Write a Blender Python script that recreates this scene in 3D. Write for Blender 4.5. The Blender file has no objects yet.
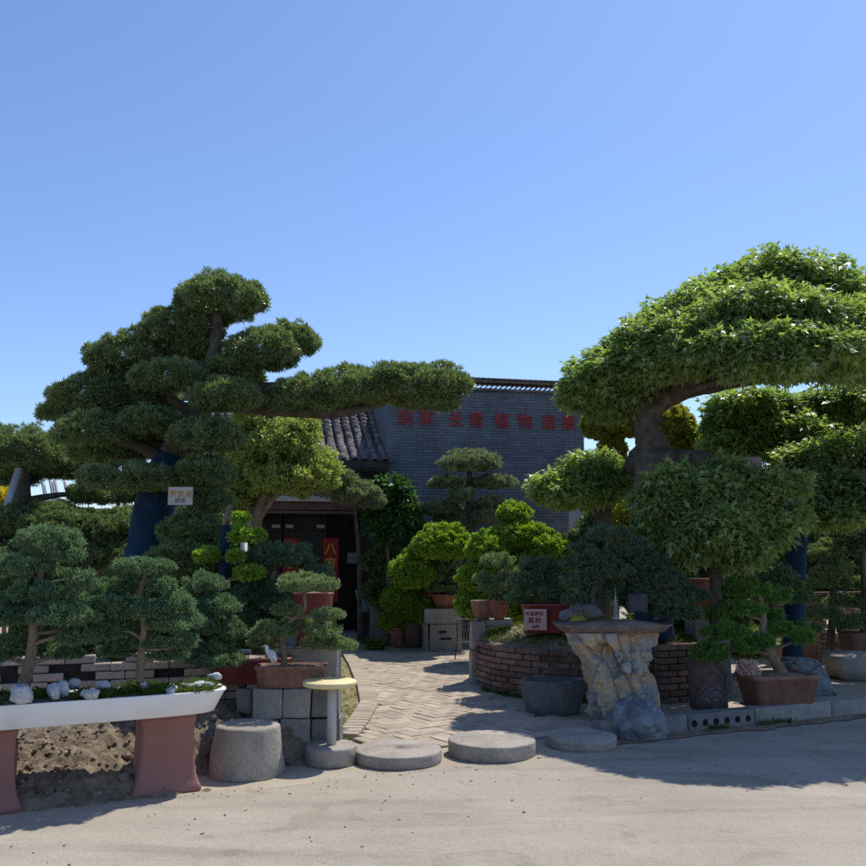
import bpy, bmesh, math, random
import numpy as np
from mathutils import Vector, Matrix, noise as mnoise
R = math.radians
random.seed(7)
SC = bpy.context.scene
COL = SC.collection

# ------------------------------------------------------------------ camera
EYE, PITCH, F = 1.6, R(8.02), 866.0
cam = bpy.data.cameras.new('camera'); cam.sensor_width = 36; cam.lens = 36; cam.clip_end = 4000
co = bpy.data.objects.new('camera', cam); COL.objects.link(co)
co.location = (0, 0, EYE); co.rotation_euler = (R(90) + PITCH, 0, 0)
SC.camera = co
# ------------------------------------------------------------------ light
SUN_EL, SUN_AZ = R(59), R(37)          # azimuth to the right of straight ahead (+Y)
w = bpy.data.worlds.new('World'); SC.world = w; w.use_nodes = True
wn = w.node_tree; bg = wn.nodes['Background']
sky = wn.nodes.new('ShaderNodeTexSky'); sky.sky_type = 'NISHITA'; sky.sun_disc = False
sky.sun_elevation = SUN_EL; sky.sun_rotation = SUN_AZ
sky.air_density = 1.0; sky.dust_density = 0.4; sky.ozone_density = 3.0; sky.altitude = 0
tint = wn.nodes.new('ShaderNodeMix'); tint.data_type = 'RGBA'; tint.blend_type = 'MULTIPLY'; tint.inputs[0].default_value = 1
tint.inputs[7].default_value = (.80, .86, 1.01, 1)
wn.links.new(sky.outputs[0], tint.inputs[6]); wn.links.new(tint.outputs[2], bg.inputs[0]); bg.inputs[1].default_value = 0.138
sl = bpy.data.lights.new('sun', 'SUN'); sl.energy = 3.9; sl.angle = R(0.53); sl.color = (1, .95, .87)
so = bpy.data.objects.new('sun', sl); COL.objects.link(so)
sd = Vector((math.sin(SUN_AZ) * math.cos(SUN_EL), math.cos(SUN_AZ) * math.cos(SUN_EL), math.sin(SUN_EL)))
so.rotation_euler = sd.to_track_quat('Z', 'Y').to_euler(); so.location = (10, 10, 20)
vs = SC.view_settings
vs.view_transform = 'Standard'; vs.look = 'None'; vs.exposure = 0.3; vs.gamma = 1; vs.use_curve_mapping = False
SC.cycles.max_bounces = 6; SC.cycles.diffuse_bounces = 3; SC.cycles.transmission_bounces = 4
SC.cycles.transparent_max_bounces = 6; SC.cycles.use_denoising = False

# ------------------------------------------------------------------ helpers
cp, sp = math.cos(PITCH), math.sin(PITCH)
def P(px, py, D):
    """point at depth D (metres along +Y) seen in direction px, py"""
    x, y = (px - 433) / F, (433 - py) / F
    s = D / (cp - y * sp)
    return Vector((x * s, D, EYE + (sp + y * cp) * s))
def G(px, py, z=0.0):
    x, y = (px - 433) / F, (433 - py) / F
    s = (z - EYE) / (sp + y * cp)
    return Vector((x * s, (cp - y * sp) * s, z))
def S(D, py=480):
    return D / (cp - (433 - py) / F * sp) / F

def tag(o, label=None, cat=None, group=None, kind=None):
    if label: o['label'] = label
    if cat: o['category'] = cat
    if group: o['group'] = group
    if kind: o['kind'] = kind
    return o
ORG = {}
def thing(name, label, cat, loc, group=None):
    o = bpy.data.objects.new(name, None); COL.objects.link(o); o.empty_display_size = .1
    o.location = loc; ORG[o.name] = Vector(loc)
    return tag(o, label, cat, group)
def link(name, me, mat, parent=None, org=None):
    """mesh in world coordinates becomes an object whose origin is its thing's base"""
    if mat is not None: me.materials.append(mat)
    o = bpy.data.objects.new(name, me); COL.objects.link(o)
    if parent is not None:
        off = ORG[parent.name]; o.parent = parent; ORG[o.name] = off
        me.transform(Matrix.Translation(-off))
    else:
        off = Vector(org) if org is not None else Vector((0, 0, 0))
        me.transform(Matrix.Translation(-off)); o.location = off; ORG[o.name] = off
    return o

class MB:
    def __init__(s): s.bm = bmesh.new()
    def _put(s, b):
        me = bpy.data.meshes.new('t'); b.to_mesh(me); b.free(); s.bm.from_mesh(me); bpy.data.meshes.remove(me)
    def box(s, c, d, rz=0, bev=.008, taper=1.0, jit=0, rx=0, ry=0, segs=2):
        b = bmesh.new(); bmesh.ops.create_cube(b, size=1)
        for v in b.verts:
            t = taper if v.co.z < 0 else 1
            v.co = Vector((v.co.x * d[0] * t, v.co.y * d[1] * t, v.co.z * d[2]))
            if jit: v.co += Vector([random.uniform(-jit, jit) for _ in range(3)])
        if bev: bmesh.ops.bevel(b, geom=list(b.edges), offset=bev, segments=segs, affect='EDGES', profile=.6)
        m = Matrix.Translation(Vector(c)) @ Matrix.Rotation(rz, 4, 'Z') @ Matrix.Rotation(ry, 4, 'Y') @ Matrix.Rotation(rx, 4, 'X')
        bmesh.ops.transform(b, matrix=m, verts=b.verts); s._put(b); return s
    def tube(s, pts, rad, seg=12, bump=0, sub=6, smooth=True, freq=6, flare=None):
        pts = [Vector(p) for p in pts]; rad = list(rad) if hasattr(rad, '__len__') else [rad] * len(pts)
        P_, R_ = [], []
        n = len(pts)
        for i in range(n - 1):
            p0, p1, p2, p3 = pts[max(i - 1, 0)], pts[i], pts[i + 1], pts[min(i + 2, n - 1)]
            for k in range(sub):
                t = k / sub; t2, t3 = t * t, t * t * t
                P_.append(.5 * ((2 * p1) + (-p0 + p2) * t + (2 * p0 - 5 * p1 + 4 * p2 - p3) * t2 + (-p0 + 3 * p1 - 3 * p2 + p3) * t3))
                R_.append(rad[i] * (1 - t) + rad[i + 1] * t)
        P_.append(pts[-1]); R_.append(rad[-1])
        b = s.bm; rings = []; ref = Vector((.31, .2, .93))
        for i, (p, r) in enumerate(zip(P_, R_)):
            d = (P_[min(i + 1, len(P_) - 1)] - P_[max(i - 1, 0)]).normalized()
            a = d.cross(Vector((0, 1, 0.05))); a = a.normalized() if a.length > 1e-3 else Vector((1, 0, 0))
            c = d.cross(a).normalized(); ring = []
            for k in range(seg):
                th = 2 * math.pi * k / seg
                q = math.cos(th) * a + math.sin(th) * c
                rr = r
                if bump:
                    pt = p + q * r
                    rr *= 1 + bump * (mnoise.noise(Vector((q.x * 2.2, q.y * 2.2, q.z * 1.2)) + p * freq * .35) + .6 * mnoise.noise(pt * freq * 2.5))
                ring.append(b.verts.new(p + q * rr))
            rings.append(ring)
        for i in range(len(rings) - 1):
            for k in range(seg):
                f = b.faces.new((rings[i][k], rings[i][(k + 1) % seg], rings[i + 1][(k + 1) % seg], rings[i + 1][k])); f.smooth = smooth
        b.faces.new(rings[0][::-1]); b.faces.new(rings[-1])
        return s
    def lathe(s, c, prof, seg=40, smooth=True, sx=1, sy=1, rz=0, jit=0, sq=None):
        """prof: list of (r, z); sq: superellipse exponent (2 round, large = square)"""
        b = s.bm; rings = []; c = Vector(c)
        for r, z in prof:
            ring = []
            for k in range(seg):
                th = 2 * math.pi * k / seg
                x, y = math.cos(th), math.sin(th)
                if sq:
                    q = (abs(x) ** sq + abs(y) ** sq) ** (-1 / sq); x *= q; y *= q
                x *= r * sx; y *= r * sy
                if jit:
                    j = 1 + jit * mnoise.noise(Vector((x, y, z)) * 9 + c * 3); x *= j; y *= j
                p = Vector((x * math.cos(rz) - y * math.sin(rz), x * math.sin(rz) + y * math.cos(rz), z))
                ring.append(b.verts.new(c + p))
            rings.append(ring)
        for i in range(len(rings) - 1):
            for k in range(seg):
                f = b.faces.new((rings[i][k], rings[i][(k + 1) % seg], rings[i + 1][(k + 1) % seg], rings[i + 1][k])); f.smooth = smooth
        b.faces.new(rings[0][::-1]); b.faces.new(rings[-1]); return s
    def rock(s, c, d, seed=0, sub=4, rough=.25, freq=1.6, flat=0, rz=0, facet=.0):
        b = bmesh.new(); bmesh.ops.create_icosphere(b, subdivisions=sub, radius=1)
        o = Vector((seed * 3.7, seed * 1.3, seed * 9.1))
        for v in b.verts:
            n = v.co.normalized()
            h = 1 + rough * mnoise.fractal(n * freq + o, .9, 2.1, 5) + facet * (mnoise.voronoi(n * 1.5 + o)[0][0] - .4)
            v.co = Vector((n.x * h * d[0], n.y * h * d[1], n.z * h * d[2]))
            if flat and v.co.z < -d[2] * flat: v.co.z = -d[2] * flat
        for f in b.faces: f.smooth = True
        bmesh.ops.transform(b, matrix=Matrix.Translation(Vector(c)) @ Matrix.Rotation(rz, 4, 'Z'), verts=b.verts)
        s._put(b); return s
    def hull(s, c, d, seed=0, n=22, rz=0, rough=.05, cut=5, freq=6, power=2.6, lean=0):
        """angular stone: convex hull of scattered points, broken up by noise"""
        rg_ = random.Random(seed); b = bmesh.new()
        for _ in range(n):
            v = Vector((rg_.gauss(0, 1), rg_.gauss(0, 1), rg_.gauss(0, 1)))
            q = (abs(v.x) ** power + abs(v.y) ** power + abs(v.z) ** power) ** (-1 / power) * rg_.uniform(.88, 1.05)
            b.verts.new(Vector((v.x * q, v.y * q, v.z * q)))
        if power > 4:
            for sx_ in (-1, 1):
                for sy_ in (-1, 1):
                    for sz_ in (-1, 1): b.verts.new([q_ * rg_.uniform(.82, 1.0) for q_ in (sx_, sy_, sz_)])
        r_ = bmesh.ops.convex_hull(b, input=b.verts)
        bmesh.ops.delete(b, geom=[g for g in r_['geom_interior'] if isinstance(g, bmesh.types.BMVert)], context='VERTS')
        bmesh.ops.bevel(b, geom=list(b.edges), offset=.06, segments=2, affect='EDGES')
        bmesh.ops.triangulate(b, faces=b.faces); bmesh.ops.subdivide_edges(b, edges=b.edges, cuts=cut, use_grid_fill=True)
        o = Vector((seed * 1.7, seed * 3.1, seed * .7)); mr = Matrix.Rotation(rz, 3, 'Z')
        for v in b.verts:
            n_ = v.co.normalized(); k = 1 + rough * mnoise.fractal(v.co * freq * .4 + o, .8, 2.1, 6) - rough * 1.6 * max(0, .1 - abs(mnoise.noise(v.co * 2.3 + o))) / .1
            p = v.co * k; v.co = mr @ Vector((p.x * d[0] + lean * p.z, p.y * d[1], p.z * d[2])) + Vector(c)
        for f in b.faces: f.smooth = True
        s._put(b); return s
    def prism(s, pts, z0, z1):
        b = s.bm
        lo = [b.verts.new((p[0], p[1], z0)) for p in pts]; hi = [b.verts.new((p[0], p[1], z1)) for p in pts]
        n = len(pts)
        b.faces.new(lo[::-1]); b.faces.new(hi)
        for i in range(n): b.faces.new((lo[i], lo[(i + 1) % n], hi[(i + 1) % n], hi[i]))
        return s
    def mesh(s, name):
        bmesh.ops.recalc_face_normals(s.bm, faces=s.bm.faces)
        me = bpy.data.meshes.new(name); s.bm.to_mesh(me); s.bm.free(); return me
    def build(s, name, mat, parent=None, org=None, **kw):
        o = link(name, s.mesh(name), mat, parent, org)
        if kw: tag(o, **kw)
        return o

# ------------------------------------------------------------------ materials
def ramp(nt, fac, stops):
    r = nt.nodes.new('ShaderNodeValToRGB'); nt.links.new(fac, r.inputs[0])
    while len(r.color_ramp.elements) < len(stops): r.color_ramp.elements.new(.5)
    for e, (p, c) in zip(r.color_ramp.elements, stops): e.position = p; e.color = (*c, 1)
    return r.outputs[0]
def noise_node(nt, scale, detail=6, rough=.6, vec=None, dist=0):
    n = nt.nodes.new('ShaderNodeTexNoise'); n.inputs['Scale'].default_value = scale
    n.inputs['Detail'].default_value = detail; n.inputs['Roughness'].default_value = rough; n.inputs['Distortion'].default_value = dist
    if vec is not None: nt.links.new(vec, n.inputs['Vector'])
    return n.outputs['Fac']
def mixc(nt, fac, a, b, mode='MIX'):
    m = nt.nodes.new('ShaderNodeMix'); m.data_type = 'RGBA'; m.blend_type = mode
    for i, v in ((0, fac), (6, a), (7, b)):
        if isinstance(v, (int, float)): m.inputs[i].default_value = v
        elif isinstance(v, tuple): m.inputs[i].default_value = (*v, 1)
        else: nt.links.new(v, m.inputs[i])
    return m.outputs[2]
def mat(name, c1, c2, scale=3, rough=.85, bump=.3, bscale=None, c3=None, island=0, fine=None, spec=.3, metal=0, bdist=.02, lo=.35, hi=.65):
    m = bpy.data.materials.new(name); m.use_nodes = True; nt = m.node_tree; b = nt.nodes['Principled BSDF']
    tc = nt.nodes.new('ShaderNodeTexCoord').outputs['Object']
    stops = [(lo, c1), (hi, c2)] if c3 is None else [(lo, c1), ((lo + hi) / 2, c2), (hi, c3)]
    col = ramp(nt, noise_node(nt, scale, 8, .65, tc), stops)
    if fine:
        g = ramp(nt, noise_node(nt, fine, 4, .7, tc), [(.3, (.6, .6, .6)), (.7, (1.25, 1.25, 1.25))]); col = mixc(nt, .6, col, g, 'MULTIPLY')
    if island:
        ge = nt.nodes.new('ShaderNodeNewGeometry')
        g = ramp(nt, ge.outputs['Random Per Island'], [(0, (1 - island,) * 3), (.5, (1, 1, 1)), (1, (1 + island, 1 + island * .9, 1 + island * .8))]); col = mixc(nt, 1, col, g, 'MULTIPLY')
    nt.links.new(col, b.inputs['Base Color']); b.inputs['Roughness'].default_value = rough
    b.inputs['Specular IOR Level'].default_value = spec; b.inputs['Metallic'].default_value = metal
    if bump:
        bn = nt.nodes.new('ShaderNodeBump'); bn.inputs['Strength'].default_value = bump; bn.inputs['Distance'].default_value = bdist
        nt.links.new(noise_node(nt, bscale or scale * 6, 8, .7, tc), bn.inputs['Height']); nt.links.new(bn.outputs[0], b.inputs['Normal'])
    return m
def leaf_mat(name, cols, trans=.35, rough=.45, spec=.4, tcol=None, clump=2.5):
    m = bpy.data.materials.new(name); m.use_nodes = True; nt = m.node_tree; b = nt.nodes['Principled BSDF']; out = nt.nodes['Material Output']
    ge = nt.nodes.new('ShaderNodeNewGeometry'); tc = nt.nodes.new('ShaderNodeTexCoord').outputs['Object']
    col = ramp(nt, ge.outputs['Random Per Island'], [(i / (len(cols) - 1), c) for i, c in enumerate(cols)])
    cl = ramp(nt, noise_node(nt, clump, 4, .6, tc), [(.3, (.72, .78, .8)), (.7, (1.2, 1.15, 1.0))]); col = mixc(nt, .8, col, cl, 'MULTIPLY')
    nt.links.new(col, b.inputs['Base Color']); b.inputs['Roughness'].default_value = rough; b.inputs['Specular IOR Level'].default_value = spec
    t = nt.nodes.new('ShaderNodeBsdfTranslucent')
    nt.links.new(mixc(nt, 1, col, tcol or (1.5, 1.6, .7), 'MULTIPLY'), t.inputs[0])
    ms = nt.nodes.new('ShaderNodeMixShader'); ms.inputs[0].default_value = trans
    nt.links.new(b.outputs[0], ms.inputs[1]); nt.links.new(t.outputs[0], ms.inputs[2]); nt.links.new(ms.outputs[0], out.inputs[0])
    return m
def plain(name, c, rough=.6, spec=.3, metal=0): return mat(name, tuple(x * .9 for x in c), tuple(x * 1.08 for x in c), 4, rough, .08, 30, spec=spec, metal=metal)

M = dict(
    road=mat('road_dust', (.315, .275, .215), (.395, .35, .28), .5, .95, .5, 40, fine=70, bdist=.012),
    dirt=mat('dry_earth', (.34, .28, .20), (.47, .41, .31), .8, .95, .6, 30, fine=40),
    soil=mat('clod_soil', (.15, .112, .075), (.33, .26, .185), 7, .97, .9, 60, fine=45, island=.25),
    grass_ground=mat('mossy_turf', (.20, .19, .08), (.38, .32, .2), 2.2, .95, .7, 50, fine=60),
    paver=mat('paver', (.36, .295, .225), (.48, .40, .31), 1.3, .92, .4, 50, island=.16, fine=60),
    concrete=mat('weathered_concrete', (.25, .23, .205), (.40, .375, .33), 3.5, .9, .45, 45, fine=55),
    concrete_dark=mat('dark_concrete', (.15, .145, .14), (.27, .255, .235), 4, .9, .5, 45, fine=50),
    millstone=mat('millstone', (.30, .26, .215), (.44, .39, .33), 4, .92, .6, 60, fine=45),
    drum=mat('drum_concrete', (.27, .235, .19), (.40, .355, .295), 3.2, .92, .5, 40, fine=50),
    white_tray=mat('white_glaze', (.66, .62, .56), (.78, .76, .72), 3.2, .5, .10, 14, spec=.4, c3=(.83, .81, .78), lo=.28, hi=.6),
    terracotta=mat('red_clay_pedestal', (.26, .115, .09), (.31, .15, .12), 1.5, .7, .15, 30),
    clay=mat('red_clay', (.21, .08, .055), (.32, .135, .09), 6, .6, .2, 30, fine=18),
    clay_brown=mat('brown_clay', (.20, .10, .07), (.31, .17, .12), 6, .6, .2, 30, fine=18),
    maroon=mat('maroon_glaze', (.16, .035, .035), (.24, .06, .05), 5, .4, .1, 20, spec=.5),
    dark_pot=mat('purple_clay', (.10, .06, .055), (.16, .095, .08), 6, .6, .2, 30),
    blue_glaze=mat('pale_blue_glaze', (.12, .22, .28), (.2, .32, .38), 5, .3, .05, spec=.5),
    slate=mat('slate', (.04, .042, .048), (.08, .085, .09), 5, .7, .5, 25),
    trough=mat('dark_stone', (.10, .105, .11), (.19, .19, .19), 7, .85, .7, 45, fine=60),
    bark=mat('bark', (.065, .056, .046), (.20, .175, .14), 7, .95, 1.0, 22, fine=24, bdist=.05),
    bark_dark=mat('dark_bark', (.06, .05, .04), (.14, .115, .09), 6, .95, .8, 30, fine=30),
    bark_tan=mat('tan_bark', (.17, .125, .085), (.29, .22, .155), 7, .95, .8, 34, fine=40),
    wrap=mat('blue_trunk_cloth', (.004, .022, .052), (.010, .045, .10), 6, .9, .6, 30, fine=60),
    brick=mat('old_red_brick', (.13, .08, .062), (.27, .175, .135), 3, .92, .5, 50, island=.35, fine=40),
    brick_pale=mat('pale_brick', (.36, .28, .23), (.52, .43, .36), 3, .92, .5, 50, island=.25, fine=40),
    mortar=mat('mortar', (.16, .13, .11), (.25, .21, .18), 8, .95, .5, 40),
    tile=mat('grey_roof_tile', (.10, .085, .08), (.235, .20, .185), 5, .9, .5, 30, island=.3, fine=18),
    dark_wood=mat('dark_timber', (.025, .02, .018), (.055, .042, .035), 5, .6, .3, 30),
    pale_fascia=mat('pale_fascia', (.42, .38, .32), (.55, .5, .43), 3, .7, .15, 30),
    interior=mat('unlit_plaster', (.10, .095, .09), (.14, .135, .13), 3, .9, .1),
    paper_red=mat('red_paper', (.34, .018, .02), (.44, .03, .025), 8, .55, .05),
    gold=plain('gold_ink', (.62, .40, .06), .5), red_paint=mat('red_paint', (.33, .02, .025), (.5, .045, .045), 14, .7, .1),
    white=plain('white_paint', (.72, .72, .70), .5), pink=mat('pink_board', (.50, .33, .32), (.60, .42, .40), 4, .8, .1),
    pale_board=mat('pale_board', (.40, .36, .33), (.52, .47, .44), 5, .8, .1), ink=plain('faded_ink', (.23, .05, .05), .8), ink_grey=plain('grey_ink', (.20, .19, .22), .8),
    ochre_ink=plain('ochre_ink', (.42, .24, .06), .8), orange=plain('orange_print', (.5, .2, .08), .7), green_print=plain('green_print', (.05, .2, .13), .7),
    yellow=mat('yellow_top', (.70, .56, .27), (.80, .68, .38), 4, .55, .1, 30), pole=mat('grey_pipe', (.42, .41, .40), (.52, .51, .49), 6, .5, .1),
    alu=mat('aluminium', (.34, .36, .38), (.46, .48, .50), 8, .4, .05, spec=.5), wire=plain('wire_grey', (.32, .32, .32), .5),
    boulder=mat('blue_grey_boulder', (.17, .185, .19), (.34, .345, .34), 3, .9, .7, 20, fine=30),
    blue_rock=mat('blue_grey_rock', (.13, .15, .175), (.30, .325, .35), 4.5, .85, .9, 22, fine=26, c3=(.42, .43, .43), hi=.75, bdist=.04),
    white_rock=mat('white_rock', (.42, .44, .49), (.68, .69, .71), 9, .85, .7, 40),
    flower_pink=leaf_mat('pink_petal', [(.6, .3, .36), (.75, .62, .64), (.7, .45, .5)], .3),
    flower_yellow=leaf_mat('yellow_petal', [(.65, .5, .02), (.75, .6, .05), (.45, .42, .05)], .35),
    needle=leaf_mat('podocarpus_needles', [(0.085, 0.135, 0.062), (0.14, 0.2, 0.088), (0.24, 0.29, 0.145), (0.105, 0.16, 0.072)], .34, .34, .7),
    needle_grey=leaf_mat('grey_green_needles', [(0.15, 0.185, 0.115), (0.22, 0.255, 0.16), (0.29, 0.32, 0.21)], .28, .45, .4),
    juniper=leaf_mat('juniper', [(0.075, 0.145, 0.088), (0.125, 0.21, 0.125), (0.2, 0.285, 0.17), (0.095, 0.17, 0.1)], .28, .55, .3),
    juniper_pale=leaf_mat('pale_juniper', [(0.13, 0.19, 0.095), (0.2, 0.27, 0.14), (0.28, 0.35, 0.19)], .3, .55, .3),
    juniper_dark=leaf_mat('dark_juniper', [(0.06, 0.11, 0.07), (0.1, 0.16, 0.1), (0.145, 0.21, 0.13)], .25, .55, .3),
    pine=leaf_mat('bright_pine', [(0.07, 0.17, 0.04), (0.12, 0.25, 0.055), (0.17, 0.32, 0.08)], .32, .5, .35),
    boxleaf=leaf_mat('golden_box', [(0.15, 0.26, 0.035), (0.225, 0.36, 0.05), (0.3, 0.43, 0.075)], .42, .4, .4, (1.5, 1.5, .5)),
    topiary=leaf_mat('golden_topiary', [(0.2, 0.24, 0.035), (0.29, 0.32, 0.05), (0.36, 0.36, 0.07)], .48, .45, .3, (1.6, 1.45, .5)),
    osmanthus=leaf_mat('osmanthus', [(0.2, 0.26, 0.08), (0.31, 0.37, 0.12), (0.4, 0.44, 0.15), (0.25, 0.29, 0.1)], .4, .4, .45),
    maple=leaf_mat('maple_leaves', [(0.165, 0.235, 0.095), (0.225, 0.305, 0.135), (0.31, 0.38, 0.195), (0.185, 0.255, 0.11)], .50, .40, .8, (1.45, 1.6, .5)),
    maple_young=leaf_mat('young_maple', [(0.19, 0.28, 0.095), (0.26, 0.35, 0.13), (0.34, 0.41, 0.175)], .50, .40, .7, (1.4, 1.5, .5)),
    broad=leaf_mat('broad_leaf', [(0.046, 0.111, 0.039), (0.072, 0.156, 0.052), (0.098, 0.189, 0.065)], .3, .28, .6),
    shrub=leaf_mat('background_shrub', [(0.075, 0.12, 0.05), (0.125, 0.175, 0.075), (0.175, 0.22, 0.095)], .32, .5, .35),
    shrub_lit=leaf_mat('sunlit_shrub', [(0.117, 0.143, 0.065), (0.169, 0.195, 0.091), (0.221, 0.234, 0.117)], .35, .5, .35),  # lit copy of shrub: sunlight put into the leaf colour
    grass=leaf_mat('lawn_blades', [(.06, .11, .02), (.10, .16, .03), (.15, .18, .05)], .35, .5, .3),
)

def weather_road(m):
    nt = m.node_tree; b = nt.nodes['Principled BSDF']; src = b.inputs['Base Color'].links[0].from_socket
    tc = nt.nodes.new('ShaderNodeTexCoord').outputs['Object']
    mp = nt.nodes.new('ShaderNodeMapping'); nt.links.new(tc, mp.inputs[0]); mp.inputs['Rotation'].default_value = (0, 0, -R(24.5)); mp.inputs['Scale'].default_value = (.35, 2.6, 1)
    st = ramp(nt, noise_node(nt, 1.1, 7, .65, mp.outputs[0], .6), [(.34, (.80, .79, .77)), (.5, (1, 1, 1)), (.68, (1.10, 1.08, 1.05))])
    c = mixc(nt, .9, src, st, 'MULTIPLY')
    pt = ramp(nt, noise_node(nt, 1.7, 5, .6, tc, 1.2), [(.56, (1, 1, 1)), (.62, (.84, .83, .81)), (.70, (.80, .79, .78))]); c = mixc(nt, .75, c, pt, 'MULTIPLY')
    vo = nt.nodes.new('ShaderNodeTexVoronoi'); vo.feature = 'DISTANCE_TO_EDGE'; vo.inputs['Scale'].default_value = .55; vo.inputs['Randomness'].default_value = 1
    wv = nt.nodes.new('ShaderNodeVectorMath'); wv.operation = 'ADD'; nz = nt.nodes.new('ShaderNodeTexNoise'); nz.inputs['Scale'].default_value = 2.5; nz.inputs['Detail'].default_value = 6
    nt.links.new(tc, nz.inputs['Vector']); nt.links.new(tc, wv.inputs[0]); nt.links.new(nz.outputs['Color'], wv.inputs[1]); nt.links.new(wv.outputs[0], vo.inputs['Vector'])
    ck = ramp(nt, vo.outputs['Distance'], [(0, (.55, .53, .5)), (.004, (.78, .76, .74)), (.008, (1, 1, 1))]); c = mixc(nt, .22, c, ck, 'MULTIPLY')
    sp_ = ramp(nt, noise_node(nt, 160, 2, .5, tc), [(.24, (.62, .6, .58)), (.34, (1, 1, 1)), (.70, (1.0, 1, 1)), (.78, (1.2, 1.2, 1.2))]); c = mixc(nt, .8, c, sp_, 'MULTIPLY')
    nt.links.new(c, b.inputs['Base Color'])
weather_road(M['road'])
# ------------------------------------------------------------------ foliage
def unit(a): return a / np.maximum(np.linalg.norm(a, axis=1, keepdims=True), 1e-9)
KIND = dict(   # tufts per m2, leaves per tuft, tuft radius, leaf length, width, spread, upward bias, depth, wobble
    needle=dict(dens=190, k=64, lobe=.052, L=.052, W=.0115, cone=.8, up=.28, depth=.40, wob=.10),
    needle_fine=dict(dens=170, k=50, lobe=.05, L=.05, W=.0125, cone=.8, up=.25, depth=.4, wob=.12),
    juniper=dict(dens=520, k=52, lobe=.032, L=.024, W=.0085, cone=.8, up=.30, depth=.45, wob=.22),
    juniper_far=dict(dens=230, k=46, lobe=.048, L=.038, W=.0135, cone=.8, up=.30, depth=.45, wob=.2),
    pine=dict(dens=300, k=44, lobe=.020, L=.052, W=.008, cone=.6, up=.55, depth=.45, wob=.2),
    box=dict(dens=190, k=50, lobe=.058, L=.042, W=.026, cone=1.0, up=.3, depth=.35, wob=.10),
    small=dict(dens=85, k=50, lobe=.10, L=.065, W=.030, cone=1.0, up=.2, depth=.7, wob=.25),
    shrub=dict(dens=52, k=48, lobe=.14, L=.10, W=.045, cone=1.0, up=.2, depth=.6, wob=.25),
    maple=dict(dens=80, k=22, lobe=.13, L=.082, W=.076, cone=.42, up=-.35, depth=.6, wob=.18, shape='maple'),
    broad=dict(dens=60, k=24, lobe=.10, L=.15, W=.055, cone=.8, up=-.1, depth=.8, wob=.25, shape='fold'),
)
def foliage(name, lumps, kind, material, parent=None, seed=0, dens=1.0, org=None, size=1.0):
    p = KIND[kind]; rng = np.random.default_rng(seed + 11)
    LP = [(np.array(c, float), np.array(r, float)) for c, r in lumps]     # r = rx, ry, rz_up, rz_down
    pos, nor = [], []
    for i, (c, r) in enumerate(LP):
        a, b_, cz = r[0], r[1], (r[2] + r[3]) / 2
        area = 4 * math.pi * (((a * b_) ** 1.6 + (a * cz) ** 1.6 + (b_ * cz) ** 1.6) / 3) ** (1 / 1.6)
        n = max(8, int(area * p['dens'] * dens / size ** 2))
        d = unit(rng.normal(size=(n, 3)))
        wv = np.zeros(n)
        for _ in range(6):
            k = rng.normal(size=3) * rng.uniform(2.2, 6.5); wv += np.sin(d @ k + rng.uniform(0, 6.28))
        rad = (1 - p['depth'] * rng.random(n) ** 2.2) * (1 + p['wob'] * wv / 2.6)
        rr = np.stack([np.full(n, r[0]), np.full(n, r[1]), np.where(d[:, 2] > 0, r[2], r[3])], 1)
        q = c + d * rr * rad[:, None]; nn = unit(d / rr)
        keep = np.ones(n, bool)
        for j, (c2, r2) in enumerate(LP):
            if j != i:
                e = (q - c2) / np.stack([np.full(n, r2[0]), np.full(n, r2[1]), np.where(q[:, 2] > c2[2], r2[2], r2[3])], 1)
                keep &= (e * e).sum(1) > .5
        pos.append(q[keep]); nor.append(nn[keep])
    pos = np.concatenate(pos); nor = np.concatenate(nor)
    k = p['k']; n = len(pos) * k
    nor = np.repeat(nor, k, 0)
    loc = unit(rng.normal(size=(n, 3)) + nor * .45)                       # place inside the tuft
    lr = np.repeat(rng.uniform(.6, 1.25, len(pos)), k)[:, None] * p['lobe'] * size
    pos = np.repeat(pos, k, 0) + loc * lr * (.35 + .65 * rng.random(n)[:, None]) * np.array([1, 1, .8])
    nor = unit(nor * .45 + loc * .9)
    L = p['L'] * size * rng.uniform(.65, 1.25, n)[:, None]; W = p['W'] * size * rng.uniform(.75, 1.2, n)[:, None]
    sh = p.get('shape')
    if sh == 'maple':
        out = nor.copy(); out[:, 2] *= .35
        d = unit(unit(out) * .75 + np.array([0, 0, p['up']]) + rng.normal(size=(n, 3)) * p['cone'])
        up = unit(nor * .45 + np.array([0, 0, 1.0]) + rng.normal(size=(n, 3)) * .38)
        L *= rng.uniform(.7, 1.25, n)[:, None]
    else:
        d = unit(nor * .8 + np.array([0, 0, p['up']]) + rng.normal(size=(n, 3)) * p['cone'] * .62)
        up = unit(nor * .3 + np.array([0, 0, .6]) + rng.normal(size=(n, 3)) * .6)
    s = unit(np.cross(d, up)); nn = np.cross(s, d)
    if sh == 'maple':
        o2 = [(0, 0, 0), (.52, .40, .0), (.17, .42, .05), (.0, 1.0, -.08), (-.17, .42, .05), (-.52, .40, .0)]
    elif sh == 'fold':
        o2 = [(0, 0, 0), (.5, .35, .08), (.42, .65, .05), (0, 1, -.12), (-.42, .65, .05), (-.5, .35, .08)]
    else:
        o2 = [(0, 0, 0), (.5, .42, .0), (0, 1, 0), (-.5, .42, .0)]
    m = len(o2)
    V = np.empty((n, m, 3), np.float32)
    for j, (x, y, z) in enumerate(o2): V[:, j] = pos + s * (x * W) + d * (y * L) + nn * (z * L)
    me = bpy.data.meshes.new(name)
    me.vertices.add(n * m); me.vertices.foreach_set('co', V.ravel())
    me.loops.add(n * m); me.loops.foreach_set('vertex_index', np.arange(n * m, dtype=np.int32))
    me.polygons.add(n); me.polygons.foreach_set('loop_start', np.arange(0, n * m, m, dtype=np.int32))
    me.update(calc_edges=True)
    return link(name, me, material, parent, org)

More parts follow.
